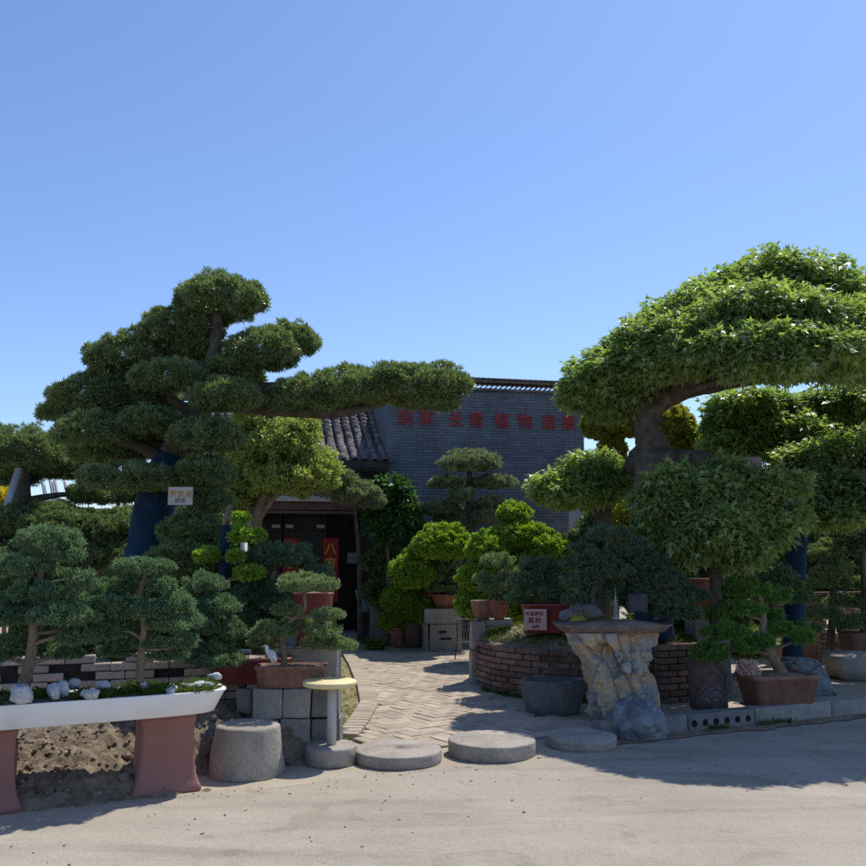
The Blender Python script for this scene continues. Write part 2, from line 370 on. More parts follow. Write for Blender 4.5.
def pad_lumps(px, py, hw, hh, D, rng, flat=.55, ry=None, edge=6, tilt=0, el=.40, ins=0):
    """lumpy cushion seen at px,py with half size hw,hh pixels"""
    s = S(D, py); c = P(px, py, D); a = max(hw * s - ins, hw * s * .6); h = max(hh * s - ins * .9, hh * s * .55); b = (ry if ry else min(a * .85, max(h * 1.9, a * .6)))
    cz = c.z - h * (1 - 2 / (1 + flat) * 1) if False else c.z - h + 2 * h * flat / (1 + flat)
    up = 2 * h / (1 + flat); dn = up * flat
    L = [((c.x, c.y, cz), (a * .86, b * .86, up * .96, dn * .92))]
    for k in range(edge):
        th = 2 * math.pi * (k + rng.random() * .8) / edge
        q = rng.uniform(el * .75, el * 1.2); e = 1 - q
        x = math.cos(th) * a * e
        L.append(((c.x + x, c.y + math.sin(th) * b * e, cz + x * math.tan(tilt) + up * rng.uniform(-.14, .06)), (a * q, b * q, up * rng.uniform(.40, .60), dn * rng.uniform(.55, .9))))
    return L

def tree(name, label, cat, base, trunk, pads, kind, leafmat, barkmat, group=None, seed=1, D=None, wrap=None, limbs=True, dens=1.0,
         pad_name='foliage_pad', flat=.55, edge=6, size=1.0, trunk_extra=(), el=.40, twist=.1, rootz=None, hs=1.0):
    """trunk: list of (px, py, D, radius); pads: list of (px, py, hw, hh, dD[, ry])"""
    rng = random.Random(seed)
    t = thing(name, label, cat, base, group)
    tp = [P(a, b, d) for a, b, d, r in trunk]; tr = [q[3] for q in trunk]
    mb = MB(); mb.tube(tp, tr, 14, bump=twist, sub=6, freq=5)
    for ex in trunk_extra: mb.tube([P(a, b, d) for a, b, d, r in ex], [q[3] for q in ex], 12, bump=twist, sub=6)
    D0 = D if D else trunk[0][2]
    cents = [P(q[0], q[1] + q[3] * .3, D0 + q[4]) for q in pads]
    if limbs:
        dense = []
        for i in range(len(tp) - 1):
            for k in range(6): f = k / 6; dense.append((tp[i].lerp(tp[i + 1], f), tr[i] * (1 - f) + tr[i + 1] * f))
        dense.append((tp[-1], tr[-1]))
        for c in cents:
            bz = min(dense, key=lambda q: (q[0] - c).length + max(0, q[0].z - c.z + .03) * 1.6)
            if (bz[0] - c).length < .05: continue
            mid = bz[0].lerp(c, .5) + Vector((rng.uniform(-.04, .04), rng.uniform(-.05, .05), rng.uniform(-.02, .05)))
            r0 = bz[1] * .5
            mb.tube([bz[0], mid, c], [r0, r0 * .65, r0 * .35], 8, bump=twist, sub=4)
    mb.build('trunk', barkmat, t)
    if wrap:
        i0, i1, gr = wrap
        mb = MB(); mb.tube([P(a, b, d) for a, b, d, r in trunk[i0:i1]], [q[3] * gr for q in trunk[i0:i1]], 20, bump=.045, sub=8, freq=9)
        mb.build('trunk_wrap', M['wrap'], t)
    for i, q in enumerate(pads):
        lm = pad_lumps(q[0], q[1], q[2], q[3] * hs, D0 + q[4], rng, flat, q[5] if len(q) > 5 else None, edge, 0, el, (KIND[kind]['lobe'] * .45 + KIND[kind]['L'] * .15) * size)
        foliage(pad_name, lm, kind, q[6] if len(q) > 6 else leafmat, t, seed * 100 + i, dens, size=size)
    return t

def text_mesh(body, size, extrude=.006, bold=0.0, vertical=False, gap=1.15):
    """one mesh of the characters, local x right, z up, centred, facing -y; drawn with Blender's built-in font"""
    out = bmesh.new(); n = len(body)
    for i, ch in enumerate(body):
        if ch == ' ': continue
        cu = bpy.data.curves.new('glyph', 'FONT'); cu.body = ch; cu.size = size; cu.extrude = extrude; cu.offset = bold; cu.align_x = 'CENTER'; cu.resolution_u = 3
        o = bpy.data.objects.new('glyph', cu); COL.objects.link(o)
        dg = bpy.context.evaluated_depsgraph_get()
        me = bpy.data.meshes.new_from_object(o.evaluated_get(dg))
        k = (i - (n - 1) / 2) * size * gap
        T = Matrix.Translation((0, 0, -k) if vertical else (k, 0, 0)) @ Matrix.Translation((0, 0, -size * .37)) @ Matrix.Rotation(R(90), 4, 'X')
        me.transform(T); out.from_mesh(me)
        bpy.data.objects.remove(o); bpy.data.curves.remove(cu); bpy.data.meshes.remove(me)
    me = bpy.data.meshes.new('lettering'); out.to_mesh(me); out.free(); return me
def place_mesh(me, loc, rz=0, rx=0):
    me.transform(Matrix.Translation(Vector(loc)) @ Matrix.Rotation(rz, 4, 'Z') @ Matrix.Rotation(rx, 4, 'X')); return me

# ================================================================== SETTING
def sheet(name, pts, z, material, label):
    b = bmesh.new(); b.faces.new([b.verts.new((p[0], p[1], z)) for p in pts])
    me = bpy.data.meshes.new(name); b.to_mesh(me); b.free()
    o = link(name, me, material); tag(o, label, None, None, 'structure'); return o
sheet('ground', [(-900, -300), (900, -300), (900, 1500), (-900, 1500)], 0, M['dirt'], 'pale dry earth of the nursery yard')
ROAD = R(24.5); ru = Vector((math.cos(ROAD), math.sin(ROAD), 0)); rn = Vector((math.sin(ROAD), -math.cos(ROAD), 0))   # along the road, towards the viewer
edge = []
e0 = G(420, 771)
for i in range(-160, 161):
    q = e0 + ru * (i * .15) + rn * (.07 * mnoise.noise(Vector((i * .21, 3, 1))) - .02)
    edge.append((q.x, q.y))
sheet('road', edge[::-1] + [(-22, -40), (60, -40), (60, 15)], .004, M['road'], 'pale dusty concrete road along the nursery front')

# brick path in a herringbone bond, one mesh of loose pavers
def inside(p, poly):
    c = False; n = len(poly)
    for i in range(n):
        a, b = poly[i], poly[i - 1]
        if (a[1] > p[1]) != (b[1] > p[1]) and p[0] < (b[0] - a[0]) * (p[1] - a[1]) / (b[1] - a[1]) + a[0]: c = not c
    return c
path_px = [(352, 741), (364, 725), (374, 706), (370, 690), (359, 665), (347, 648), (338, 640), (384, 638), (420, 646), (478, 651), (480, 690), (500, 705), (530, 718), (600, 722), (612, 733), (540, 738), (470, 746), (400, 748)]
path_poly = [tuple(G(a, b)[:2]) for a, b in path_px]
mb = MB(); A, B = .115, .23; rot = R(24.5 + 12)
ca, sa = math.cos(rot), math.sin(rot)
for i in range(-60, 60):
    for j in range(-34, 34):
        for hv in (0, 1):
            # herringbone lattice
            bx = i * A + j * B; by = i * A - j * B
            lx, ly = (bx + B / 2, by + A / 2) if hv == 0 else (bx + A / 2, by + A + B / 2)
            X = lx * ca - ly * sa + .6; Y = lx * sa + ly * ca + 10.5
            if 6 < Y < 18 and inside((X, Y), path_poly):
                d = (B - .007, A - .007, .05) if hv == 0 else (A - .007, B - .007, .05)
                mb.box((X, Y, -.003 + random.uniform(-.004, .004) + .006 * mnoise.noise(Vector((X, Y, 0)))), d, rot + random.uniform(-.02, .02), .004, segs=1)
mb.build('path', M['paver'], label='herringbone brick path leading to the doorway', kind='structure')
sheet('path_bed', path_poly, .006, M['dirt'], 'sandy bed between the path bricks')
# brick edging on the left of the path
mb = MB(); prev = None
ep = [G(352, 740), G(364, 725), G(374, 706), G(370, 690), G(359, 667), G(347, 649), G(339, 641)]
for i in range(len(ep) - 1):
    d = ep[i + 1] - ep[i]; n = max(1, int(d.length / .125))
    for k in range(n):
        q = ep[i] + d * ((k + .5) / n); q.z = .022
        mb.box(q + Vector((-.05, 0, 0)), (.115, .20, .06), math.atan2(d.y, d.x) + random.uniform(-.05, .05), .008)
mb.build('path_edging', M['paver'], label='row of edging bricks on the left of the path', kind='structure')
def grid_terrain(name, x0, x1, y0, y1, step, fn, material, label):
    nx, ny = int((x1 - x0) / step) + 1, int((y1 - y0) / step) + 1
    b = bmesh.new(); vv = [[b.verts.new((x0 + i * step, y0 + j * step, fn(x0 + i * step, y0 + j * step))) for i in range(nx)] for j in range(ny)]
    for j in range(ny - 1):
        for i in range(nx - 1): b.faces.new((vv[j][i], vv[j][i + 1], vv[j + 1][i + 1], vv[j + 1][i])).smooth = True
    me = bpy.data.meshes.new(name); b.to_mesh(me); b.free(); o = link(name, me, material)
    tag(o, label, None, None, 'structure'); return o
def sstep(a, b, x): t = min(1, max(0, (x - a) / (b - a))); return t * t * (3 - 2 * t)
def soil_h(x, y):
    q = Vector((x, y, 0)); v = (q - e0).dot(-rn)         # distance behind the road edge
    u = (q - e0).dot(ru)
    h = (.23 * sstep(-.02, .34, v) + .22 * sstep(.35, 1.2, v)) * sstep(-.15, -.9, u) * (.75 + .35 * mnoise.noise(Vector((x * 1.7, y * 1.7, 4))))
    f1 = mnoise.voronoi(q * 9 + Vector((0, 0, .3)))[0][0]; f2 = mnoise.voronoi(q * 21)[0][0]; f3 = mnoise.voronoi(q * 44)[0][0]
    n = .05 * mnoise.noise(q * 5) + .075 * (.45 - f1) * (.6 + mnoise.noise(q * 4 + Vector((9, 0, 0)))) + .045 * (.45 - f2) + .02 * (.45 - f3)
    h *= 1 - sstep(-1.75, -1.45, u) * sstep(.75, .45, v) if False else 1 - sstep(-1.8, -1.5, u) * (1 - sstep(.45, .8, v))
    n *= 1 - .8 * sstep(-1.8, -1.5, u) * (1 - sstep(.45, .8, v))
    return h + n * sstep(-.1, .35, v) * sstep(-.1, -.6, u) * sstep(1.9, 1.6, v) - .03
grid_terrain('soil_bed', -4.4, -.85, 4.6, 8.3, .014, soil_h, M['soil'], 'lumpy dug soil heaped behind the long white tray')
mb = MB(); rg = random.Random(44)
for k in range(2600):
    x, y = rg.uniform(-4.2, -.95), rg.uniform(5.0, 8.0); q = Vector((x, y, 0)); v_ = (q - e0).dot(-rn); u_ = (q - e0).dot(ru)
    if not (-.02 < v_ < 1.7 and u_ < -.35): continue
    r = rg.uniform(.006, .020) * (1.9 if rg.random() < .08 else 1); b_ = bmesh.new(); bmesh.ops.create_icosphere(b_, subdivisions=1, radius=r)
    z = soil_h(x, y)
    for v in b_.verts: v.co = Vector((v.co.x * rg.uniform(.7, 1.4), v.co.y * rg.uniform(.7, 1.4), v.co.z * rg.uniform(.6, 1.1))) + Vector((x, y, z + r * .25))
    mb._put(b_)
mb.build('clods', M['soil'], label='crumbled clods lying on the dug soil', kind='stuff')
gp = [tuple(G(a, b)[:2]) for a, b in [(336, 747), (348, 741), (360, 725), (369, 706), (365, 690), (355, 668), (342, 648), (322, 648), (325, 700)]]
sheet('grass_verge', gp, .0085, M['grass_ground'], 'thin mossy strip between blocks and path')
gp2 = [tuple(G(a, b)[:2]) for a, b in [(420, 648), (482, 653), (484, 690), (470, 664)]]
def blades(name, pts, material, n, h, spread, seed=0, parent=None, lean=.5, wd=.006, org=None):
    rng = np.random.default_rng(seed); pts = np.array(pts, float); idx = rng.integers(0, len(pts), n)
    b = pts[idx] + np.concatenate([rng.normal(size=(n, 2)) * spread, np.zeros((n, 1))], 1)
    d = unit(np.concatenate([rng.normal(size=(n, 2)) * lean, np.ones((n, 1))], 1)); s = unit(np.cross(d, rng.normal(size=(n, 3))))
    L = h * rng.uniform(.5, 1.2, n)[:, None]; bend = np.concatenate([rng.normal(size=(n, 2)) * .35, -.15 * np.ones((n, 1))], 1) * L
    V = np.stack([b - s * wd / 2, b + s * wd / 2, b + d * L * .55 + s * wd * .4, b + d * L + bend, b + d * L * .55 - s * wd * .4], 1).astype(np.float32)
    me = bpy.data.meshes.new(name); me.vertices.add(n * 5); me.vertices.foreach_set('co', V.ravel()); me.loops.add(n * 5)
    me.loops.foreach_set('vertex_index', np.arange(n * 5, dtype=np.int32)); me.polygons.add(n); me.polygons.foreach_set('loop_start', np.arange(0, n * 5, 5, dtype=np.int32))
    me.update(calc_edges=True); return link(name, me, material, parent, org)
gpts = []
rg = random.Random(3)
while len(gpts) < 1500:
    q = G(rg.uniform(330, 372), rg.uniform(650, 745))
    if inside((q.x, q.y), gp): gpts.append((q.x, q.y, .009))
o = blades('grass', gpts, leaf_mat('dry_grass', [(.16, .17, .06), (.27, .25, .11), (.33, .29, .15)], .35), 3000, .03, .02, 4); tag(o, 'sparse short grass beside the brick path', 'grass', None, 'stuff')

pts = []
kw0, kw1 = G(672, 734), G(866, 714); kdir = (kw1 - kw0); kn = Vector((kdir.y, -kdir.x, 0)).normalized()
for k in range(700):
    q = kw0 + kdir * random.uniform(-.15, 1.25) - kn * (.22 + abs(random.gauss(0, .16)))
    if mnoise.noise(q * 2.2) > -.12: pts.append((q.x, q.y, .0))
for k in range(260):
    q = kw0 + kdir * random.uniform(-.1, 1.2) + kn * random.uniform(.0, .03)
    if mnoise.noise(q * 3.1) > .12: pts.append((q.x, q.y, .004))
for k in range(300):
    th = random.uniform(3.5, 5.9); pts.append((1.95 + math.cos(th) * 1.45, 11.2 + math.sin(th) * 1.45, 0))
o = blades('grass', pts, M['grass'], 4200, .075, .03, 31); tag(o, 'weeds along the kerb and the foot of the round planter', 'grass', None, 'stuff')
# ------------------------------------------------------------------ building
BY = R(12.0); B0 = P(387, 555, 16.8); B0.z = 0
bu = Vector((math.cos(BY), math.sin(BY), 0)); bv = Vector((-math.sin(BY), math.cos(BY), 0))
def bl(u, v, z): return B0 + bu * u + bv * v + Vector((0, 0, z))
def brick_mat():
    m = bpy.data.materials.new('blue_grey_brick'); m.use_nodes = True; nt = m.node_tree; b = nt.nodes['Principled BSDF']
    ge = nt.nodes.new('ShaderNodeTexCoord'); mp = nt.nodes.new('ShaderNodeMapping'); nt.links.new(ge.outputs['Object'], mp.inputs[0])
    mp.inputs['Rotation'].default_value = (0, 0, -BY)
    se = nt.nodes.new('ShaderNodeSeparateXYZ'); nt.links.new(mp.outputs[0], se.inputs[0])
    ad = nt.nodes.new('ShaderNodeMath'); ad.operation = 'ADD'; nt.links.new(se.outputs[0], ad.inputs[0]); nt.links.new(se.outputs[1], ad.inputs[1])
    cb = nt.nodes.new('ShaderNodeCombineXYZ'); nt.links.new(ad.outputs[0], cb.inputs[0]); nt.links.new(se.outputs[2], cb.inputs[1])
    br = nt.nodes.new('ShaderNodeTexBrick'); nt.links.new(cb.outputs[0], br.inputs[0])
    br.inputs['Scale'].default_value = 1; br.inputs['Brick Width'].default_value = .235; br.inputs['Row Height'].default_value = .059
    br.inputs['Mortar Size'].default_value = .007; br.inputs['Mortar Smooth'].default_value = .2; br.inputs['Bias'].default_value = -.1
    br.inputs['Color1'].default_value = (.12, .135, .155, 1); br.inputs['Color2'].default_value = (.17, .185, .205, 1); br.inputs['Mortar'].default_value = (.085, .09, .098, 1)
    cl = ramp(nt, noise_node(nt, .9, 6, .7, mp.outputs[0]), [(.3, (.62, .64, .67)), (.7, (1.3, 1.28, 1.25))])
    c = mixc(nt, 1, br.outputs[0], cl, 'MULTIPLY')
    st = ramp(nt, noise_node(nt, 14, 5, .7, mp.outputs[0]), [(.35, (.8, .8, .8)), (.65, (1.15, 1.15, 1.15))]); c = mixc(nt, .8, c, st, 'MULTIPLY')
    nt.links.new(c, b.inputs['Base Color']); b.inputs['Roughness'].default_value = .9
    bn = nt.nodes.new('ShaderNodeBump'); bn.inputs['Strength'].default_value = .8; bn.inputs['Distance'].default_value = .012; bn.invert = True
    nt.links.new(br.outputs['Fac'], bn.inputs['Height']); nt.links.new(bn.outputs[0], b.inputs['Normal']); return m
M['gbrick'] = brick_mat()
WW = 4.08; WH = P(475, 391, 17.2).z
bd = thing('brick_building', 'blue grey brick building with red characters and a tiled entrance roof', 'building', B0)
# gable wall and its body behind
mb = MB(); mb.box(bl(WW / 2, 3.0, WH / 2), (WW, 6.0, WH), BY, .012); mb.build('wall', M['gbrick'], bd)
# openwork coping: slanted tiles between two courses
mb = MB()
mb.box(bl(WW / 2, .12, WH + .030), (WW + .06, .34, .05), BY, .008)
for k in range(int(WW / .105)):
    for sgn in (0,):
        mb.box(bl(.05 + k * .105, .12, WH + .115), (.145, .20, .024), BY, .004, ry=R(-38 if k % 2 else -38))
mb.box(bl(WW / 2, .12, WH + .196), (WW + .10, .36, .05), BY, .01)
for k in range(int(WW / .11)): mb.box(bl(.03 + k * .11 + .03, .10, WH + .242), (.10, .40, .036), BY, .014)
mb.build('coping', M['tile'], bd)
# red characters on the wall, each a part
for ch, px in zip('姚家长青植物造景', (405.5, 426.5, 456, 476, 502, 525, 549, 569)):
    u = 0
    for it in range(30):
        q = bl(u, 0, 0); u += (px - (433 + F * q.x / (q.y * cp + (3.9 - EYE) * sp))) * .018
    me = text_mesh(ch, .34, .014, .0); place_mesh(me, bl(u, -.012, P(480, 419, 17.1).z), BY); link('red_character', me, M['red_paint'], bd)
# entrance: recessed front under the tiled roof
EH = P(360, 466, 17).z; RH = P(340, 408, 18.9).z
mb = MB(); mb.box(bl(-2.05, .75, 2.62 + (EH - 2.62) / 2), (4.1 - .006, .2, EH - 2.62), BY, .006); mb.box(bl(-3.5, .75, 1.31), (1.2, .2, 2.62), BY, .006); mb.box(bl(-.2, .75, 1.31), (.39, .2, 2.62), BY, .006)
mb.build('front_wall', M['gbrick'], bd)
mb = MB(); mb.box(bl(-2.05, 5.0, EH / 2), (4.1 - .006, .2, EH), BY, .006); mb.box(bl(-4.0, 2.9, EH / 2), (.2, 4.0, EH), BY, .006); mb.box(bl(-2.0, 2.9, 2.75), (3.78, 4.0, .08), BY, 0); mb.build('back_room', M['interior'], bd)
# tiled roof
mb = MB(); NT = 21; pitch = 4.25 / NT; ev, rv = -.12, 2.35; dz = RH - EH; sl_ = math.hypot(rv - ev, dz); ang = math.atan2(dz, rv - ev)
rows = 16
def shell(b, u, v0, z0, rad, ln, up, th=.012, rows_seg=8):
    vs_ = []
    for (tt, rr) in ((0, rad), (1, rad * .88)):
        ring = []
        for side in (0, 1):
            for k in range(rows_seg + 1):
                a = math.pi * k / rows_seg; r_ = rr - side * th
                x = math.cos(a) * r_; h = math.sin(a) * r_ * (.62 if up else -.42)
                vv = v0 + tt * ln * math.cos(ang) - h * math.sin(ang); zz = z0 + tt * ln * math.sin(ang) + h * math.cos(ang)
                ring.append(b.verts.new(bl(u + x, vv, zz)))
        vs_.append(ring)
    n = rows_seg + 1
    for k in range(rows_seg):
        b.faces.new((vs_[0][k], vs_[0][k + 1], vs_[1][k + 1], vs_[1][k])).smooth = True
        b.faces.new((vs_[0][n + k], vs_[0][n + k + 1], vs_[0][k + 1], vs_[0][k]))
    return
for i in range(NT):
    u = -4.2 + pitch * (i + .5)
    for j in range(rows):
        t0 = j / rows; ln = sl_ / rows * 1.35; jz = random.uniform(-.006, .006)
        sag = -.10 * math.sin(math.pi * t0)
        shell(mb.bm, u + random.uniform(-.006, .006), ev + t0 * (rv - ev), EH + t0 * dz + .075 + jz + sag, pitch * .33, ln, True)
        shell(mb.bm, u + pitch / 2, ev + t0 * (rv - ev) - .02, EH + t0 * dz + .045 + jz + sag, pitch * .42, ln, False)
    # round end caps at the eave
    mb.lathe(bl(u, ev - .03, EH + .10), [(.001, -.01), (pitch * .34, -.01), (pitch * .34, .012), (.001, .012)], 14)
for k in range(30): mb.box(bl(-4.2 + k * .145, rv, RH + .12), (.15, .26, .12), BY, .03)
for k in range(30): mb.box(bl(-4.2 + k * .145, rv, RH + .22), (.15, .16, .06), BY, .02)
roof = mb.build('roof', M['tile'], bd)
mb = MB(); mb.box(bl(-2.1, (ev + rv) / 2, (EH + RH) / 2 - .10), (4.18, sl_ + .1, .05), BY, 0, rx=ang); mb.box(bl(-2.1, 3.7, (EH + RH) / 2 - .10), (4.18, sl_ + .1, .05), BY, 0, rx=-ang)
mb.box(bl(-2.1, ev + .02, EH + .0), (4.2, .05, .14), BY, .01)
for k in range(18): mb.box(bl(-4.0 + k * .23, ev + .3, EH - .03), (.06, .6, .06), BY, 0, rx=ang)
mb.build('eave', M['dark_wood'], bd)
# flat porch canopy, posts, door
cz = P(312, 511, 16.6).z
mb = MB(); mb.box(bl(-1.62, .15, cz + .20), (2.10, 1.1, .10), BY, .01); mb.build('porch_fascia', M['pale_fascia'], bd)
mb = MB(); mb.box(bl(-1.62, .16, cz + .07), (2.06, 1.02, .14), BY, .01); mb.box(bl(-1.62, -.34, cz - .05), (2.0, .06, .05), BY, .006); mb.build('porch_beam', mat('brown_beam', (.10, .055, .04), (.16, .095, .07), 5, .6, .2), bd)
for u in (-2.6, -.42):
    mb = MB(); mb.box(bl(u, .45, cz / 2), (.12, .12, cz), BY, .01); mb.build('porch_post', M['pale_fascia'] if u < -2 else M['dark_wood'], bd)
glass = bpy.data.materials.new('dark_glass'); glass.use_nodes = True
g_ = glass.node_tree.nodes['Principled BSDF']; g_.inputs['Base Color'].default_value = (.012, .015, .018, 1); g_.inputs['Roughness'].default_value = .3; g_.inputs['Specular IOR Level'].default_value = .15
for k, (u0, u1) in enumerate(((-2.88, -1.97), (-1.95, -1.10), (-1.08, -.42))):
    fr = MB()
    if k < 2:
        fr.box(bl(u0 + .04, .72, 1.3), (.07, .08, 2.56), BY, .005); fr.box(bl(u1 - .04, .72, 1.3), (.07, .08, 2.56), BY, .005)
        fr.box(bl((u0 + u1) / 2, .72, 2.54), (u1 - u0 - .15, .08, .08), BY, .005); fr.box(bl((u0 + u1) / 2, .72, .12), (u1 - u0 - .15, .08, .24), BY, .005)
        fr.box(bl((u0 + u1) / 2, .72, 2.1), (u1 - u0 - .15, .07, .05), BY, .005)
        f = fr.build('door_leaf', M['dark_wood'], bd)
        mb = MB(); mb.box(bl((u0 + u1) / 2, .74, 1.35), (u1 - u0 - .15, .012, 2.2), BY, 0); mb.build('pane', glass, f)
        mb = MB(); mb.box(bl((u0 + u1) / 2 + (.1 if k else -.1), .66, 1.2), (.03, .04, .3), BY, .008); mb.build('handle', M['alu'], f)
        for bx_ in ((u0 + .12), (u1 - .12)):
            mb = MB(); mb.box(bl(bx_, .69, 2.16), (.16, .03, .07), BY, .005); mb.build('hinge_plate', M['alu'], f)
    else:
        fr.box(bl((u0 + u1) / 2, 1.25, 1.27), (u1 - u0, .05, 2.5), BY, .005); fr.build('door_leaf', M['dark_wood'], bd)
mb = MB(); mb.box(bl(-1.55, .3, .06), (2.9, 1.6, .12), BY, .02); mb.build('doorstep', M['concrete'], bd)
def local_u(px, v, z):
    u = -1.0
    for _ in range(60):
        q = bl(u, v, z); u += (px - (433 + F * q.x / (q.y * cp + (z - EYE) * sp))) * .016
    return u
for px, body, lab, z1 in ((330.5, '八方生意', 'red paper couplet with gold characters on the right door leaf', 0), (291, '四季兴隆', 'red paper couplet on the left door leaf, half hidden by juniper', 0)):
    u = local_u(px, .66, 1.5); zc = P(px, 570, 17.2).z
    t = thing('paper_couplet', lab, 'couplet', bl(u, .655, zc - .62))
    mb = MB(); mb.box(bl(u, .655, zc), (.31, .006, 1.24), BY, 0); mb.build('paper_strip', M['paper_red'], t)
    for k, ch in enumerate(body):
        me = text_mesh(ch, .23, .003, .008); place_mesh(me, bl(u, .647, zc + (1.5 - k) * .28), BY); link('gold_character', me, M['gold'], t)
u = local_u(353, 1.2, 1.6); mb = MB(); mb.box(bl(u, 1.21, P(353, 558, 17.9).z), (.24, .008, .22), BY, 0)
o = mb.build('door_notice', mat('blue_notice', (.42, .55, .6), (.6, .68, .7), 16, .6, 0), org=bl(u, 1.21, P(353, 558, 17.9).z)); tag(o, 'small pale blue notice stuck on the dark inner door', 'notice')
# poster on the right of the gable wall
t = thing('wall_poster', 'orange and white printed poster on the brick wall behind the small maple trunk', 'poster', P(585, 512, 16.2))
q = P(584, 515, 16.9); mb = MB(); mb.box(q, (.62, .03, .62), BY, 0); mb.build('board', mat('poster_print', (.55, .5, .5), (.62, .6, .6), 6, .6, 0), t)
mb = MB(); mb.box(q + Vector((-.25, -.03, -.05)), (.1, .012, .5), BY, 0); mb.build('print_band', M['orange'], t)
mb = MB(); mb.box(q + Vector((.10, -.02, -.09)), (.36, .012, .16), BY, 0); mb.build('print_band', M['green_print'], t)
mb = MB(); mb.box(q + Vector((.10, -.02, .12)), (.36, .012, .07), BY, 0); mb.build('print_band', M['ink'], t)

# ------------------------------------------------------------------ brickwork walls
def brick_course_wall(mb, p0, p1, z0, courses, bl_=.24, bh=.06, bt=.115, gap=.010, hole=None, rng=random):
    d = p1 - p0; L = d.length; d.normalize(); rz = math.atan2(d.y, d.x)
    for c in range(courses):
        x = -(c % 2) * bl_ / 2
        while x < L:
            a, b = max(x, 0), min(x + bl_ - gap, L)
            if b - a > .03 and not (hole and hole(c, x)):
                q = p0 + d * ((a + b) / 2); 
                mb.box((q.x + rng.uniform(-.003, .003), q.y + rng.uniform(-.008, .008), z0 + c * (bh + gap) + bh / 2), (b - a, bt, bh), rz + rng.uniform(-.012, .012), .006, segs=1)
            x += bl_
# pale honeycomb wall behind the tray
p0, p1 = P(-60, 640, 7.2), P(252, 640, 7.95); p0.z = p1.z = 0
t = thing('honeycomb_wall', 'low pale brick wall with open gaps behind the white tray', 'wall', p0.lerp(p1, .5))
mb = MB(); rr = random.Random(5); brick_course_wall(mb, p0, p1, 0, 11, gap=.008, bh=.062, hole=lambda c, x: c > 2 and rr.random() < (.20 if c > 8 else .10)); mb.build('brickwork', M['brick_pale'], t)
d_ = p1 - p0; mb = MB(); mb.box(p0.lerp(p1, .5) + Vector((0, .02, .345)), (d_.length - .1, .05, .68), math.atan2(d_.y, d_.x), 0); mb.build('mortar_or_shade_core', plain('gap_shade', (.035, .03, .027), .95), t)  # near-black core paints in the shade seen through the brick gaps
# round planter of old bricks
pc = Vector((1.95, 11.2, 0)); PR = 1.42
t = thing('round_planter', 'round raised bed of old red bricks right of the path', 'planter', pc)
mb = MB()
for c in range(8):
    n = 40
    for k in range(n):
        th = 2 * math.pi * (k + .5 * (c % 2)) / n + random.uniform(-.006, .006); r = PR - .055 + random.uniform(-.008, .012)
        if random.random() < .015: continue
        mb.box(pc + Vector((math.cos(th) * r, math.sin(th) * r, .031 + c * .0695)), (.205, .11, .058), th + math.pi / 2 + random.uniform(-.02, .02), .007, segs=1)
mb.build('brickwork', M['brick'], t)
mb = MB(); mb.lathe(pc, [(PR - .035, 0), (PR - .035, .545), (PR - .1, .56), (PR - .14, .56), (.001, .57)], 60); mb.build('mortar_or_shade_core', M['mortar'], t)
mb = MB(); mb.lathe(pc, [(PR - .13, .50), (PR - .13, .58), (PR - .4, .68), (PR - .8, .75), (.001, .78)], 60, jit=.02); mb.build('soil', M['soil'], t)
pts = []
for k in range(1500):
    th = random.uniform(0, 6.28); r = (PR - .03) * math.sqrt(random.random()); pts.append((pc.x + math.cos(th) * r, pc.y + math.sin(th) * r, .56 + .2 * (1 - (r / PR) ** 2)))
o = blades('grass', pts, M['grass'], 9000, .09, .03, 9); tag(o, 'rough grass growing over the round brick planter', 'grass', None, 'stuff')
# dark wall on the right and its wing
p0, p1 = P(770, 600, 13.2), P(960, 600, 14.2); p0.z = p1.z = 0
t = thing('brick_wall', 'low dark brick wall behind the pots at the far right', 'wall', p0.lerp(p1, .5))
mb = MB(); rr = random.Random(8); brick_course_wall(mb, p0, p1, 0, 15, hole=lambda c, x: c > 5 and rr.random() < .12); mb.build('brickwork', M['brick'], t)
p0, p1 = P(655, 600, 9.75), P(700, 600, 10.0); p0.z = p1.z = 0
t = thing('brick_wall', 'short red brick wing wall behind the cylinder pot', 'wall', p0.lerp(p1, .5))
mb = MB(); brick_course_wall(mb, p0, p1, 0, 9); mb.build('brickwork', M['brick'], t)

# ------------------------------------------------------------------ kerb
k0 = G(600, 737); kd = (G(866, 714) - G(672, 734)).normalized(); kz = math.atan2(kd.y, kd.x)
kl = [0, .95, 1.75, 2.75, 3.7, 4.7, 5.7, 6.7]
for i in range(len(kl) - 1):
    a, b = kl[i], kl[i + 1] - .012; mid = G(672, 734) + kd * ((a + b) / 2 - .75) - Vector((kd.y, -kd.x, 0)) * .09
    mb = MB(); mb.box((mid.x, mid.y, .065), (b - a, .17, .17), kz, .014, jit=.006)
    lab = ['grey kerb stone hidden behind the blue grey rock', 'perforated kerb block with a row of holes painted dark by the cylinder pot', 'plain kerb stone in front of the red clay tree pot', 'kerb stone in front of the grey boulder', 'kerb stone at the right edge of the view', 'kerb stone beyond the right edge', 'last kerb stone on the right'][i]
    if i >= 5: mb.bm.free(); continue
    if i in (0, 1):
        t = thing('kerb_stone', lab, 'kerb', (mid.x, mid.y, 0), 'kerb stones along the road')
        mb.build('block', M['concrete_dark'], t)
        if i == 1:
            nrm = Vector((kd.y, -kd.x, 0))
            for h in range(6):
                q = mid + kd * (-.33 + h * .128) + nrm * .0835; q.z = .07
                m2 = MB(); m2.tube([q - nrm * .01, q + nrm * .004], .031, 14, sub=1); m2.build('hole', plain('hole_shade', (.012, .012, .012), .95), t)  # solid black discs on the face; the shade inside the holes is painted
    else: mb.build('kerb_stone', M['concrete'], org=(mid.x, mid.y, 0), label=lab, cat='kerb', group='kerb stones along the road')

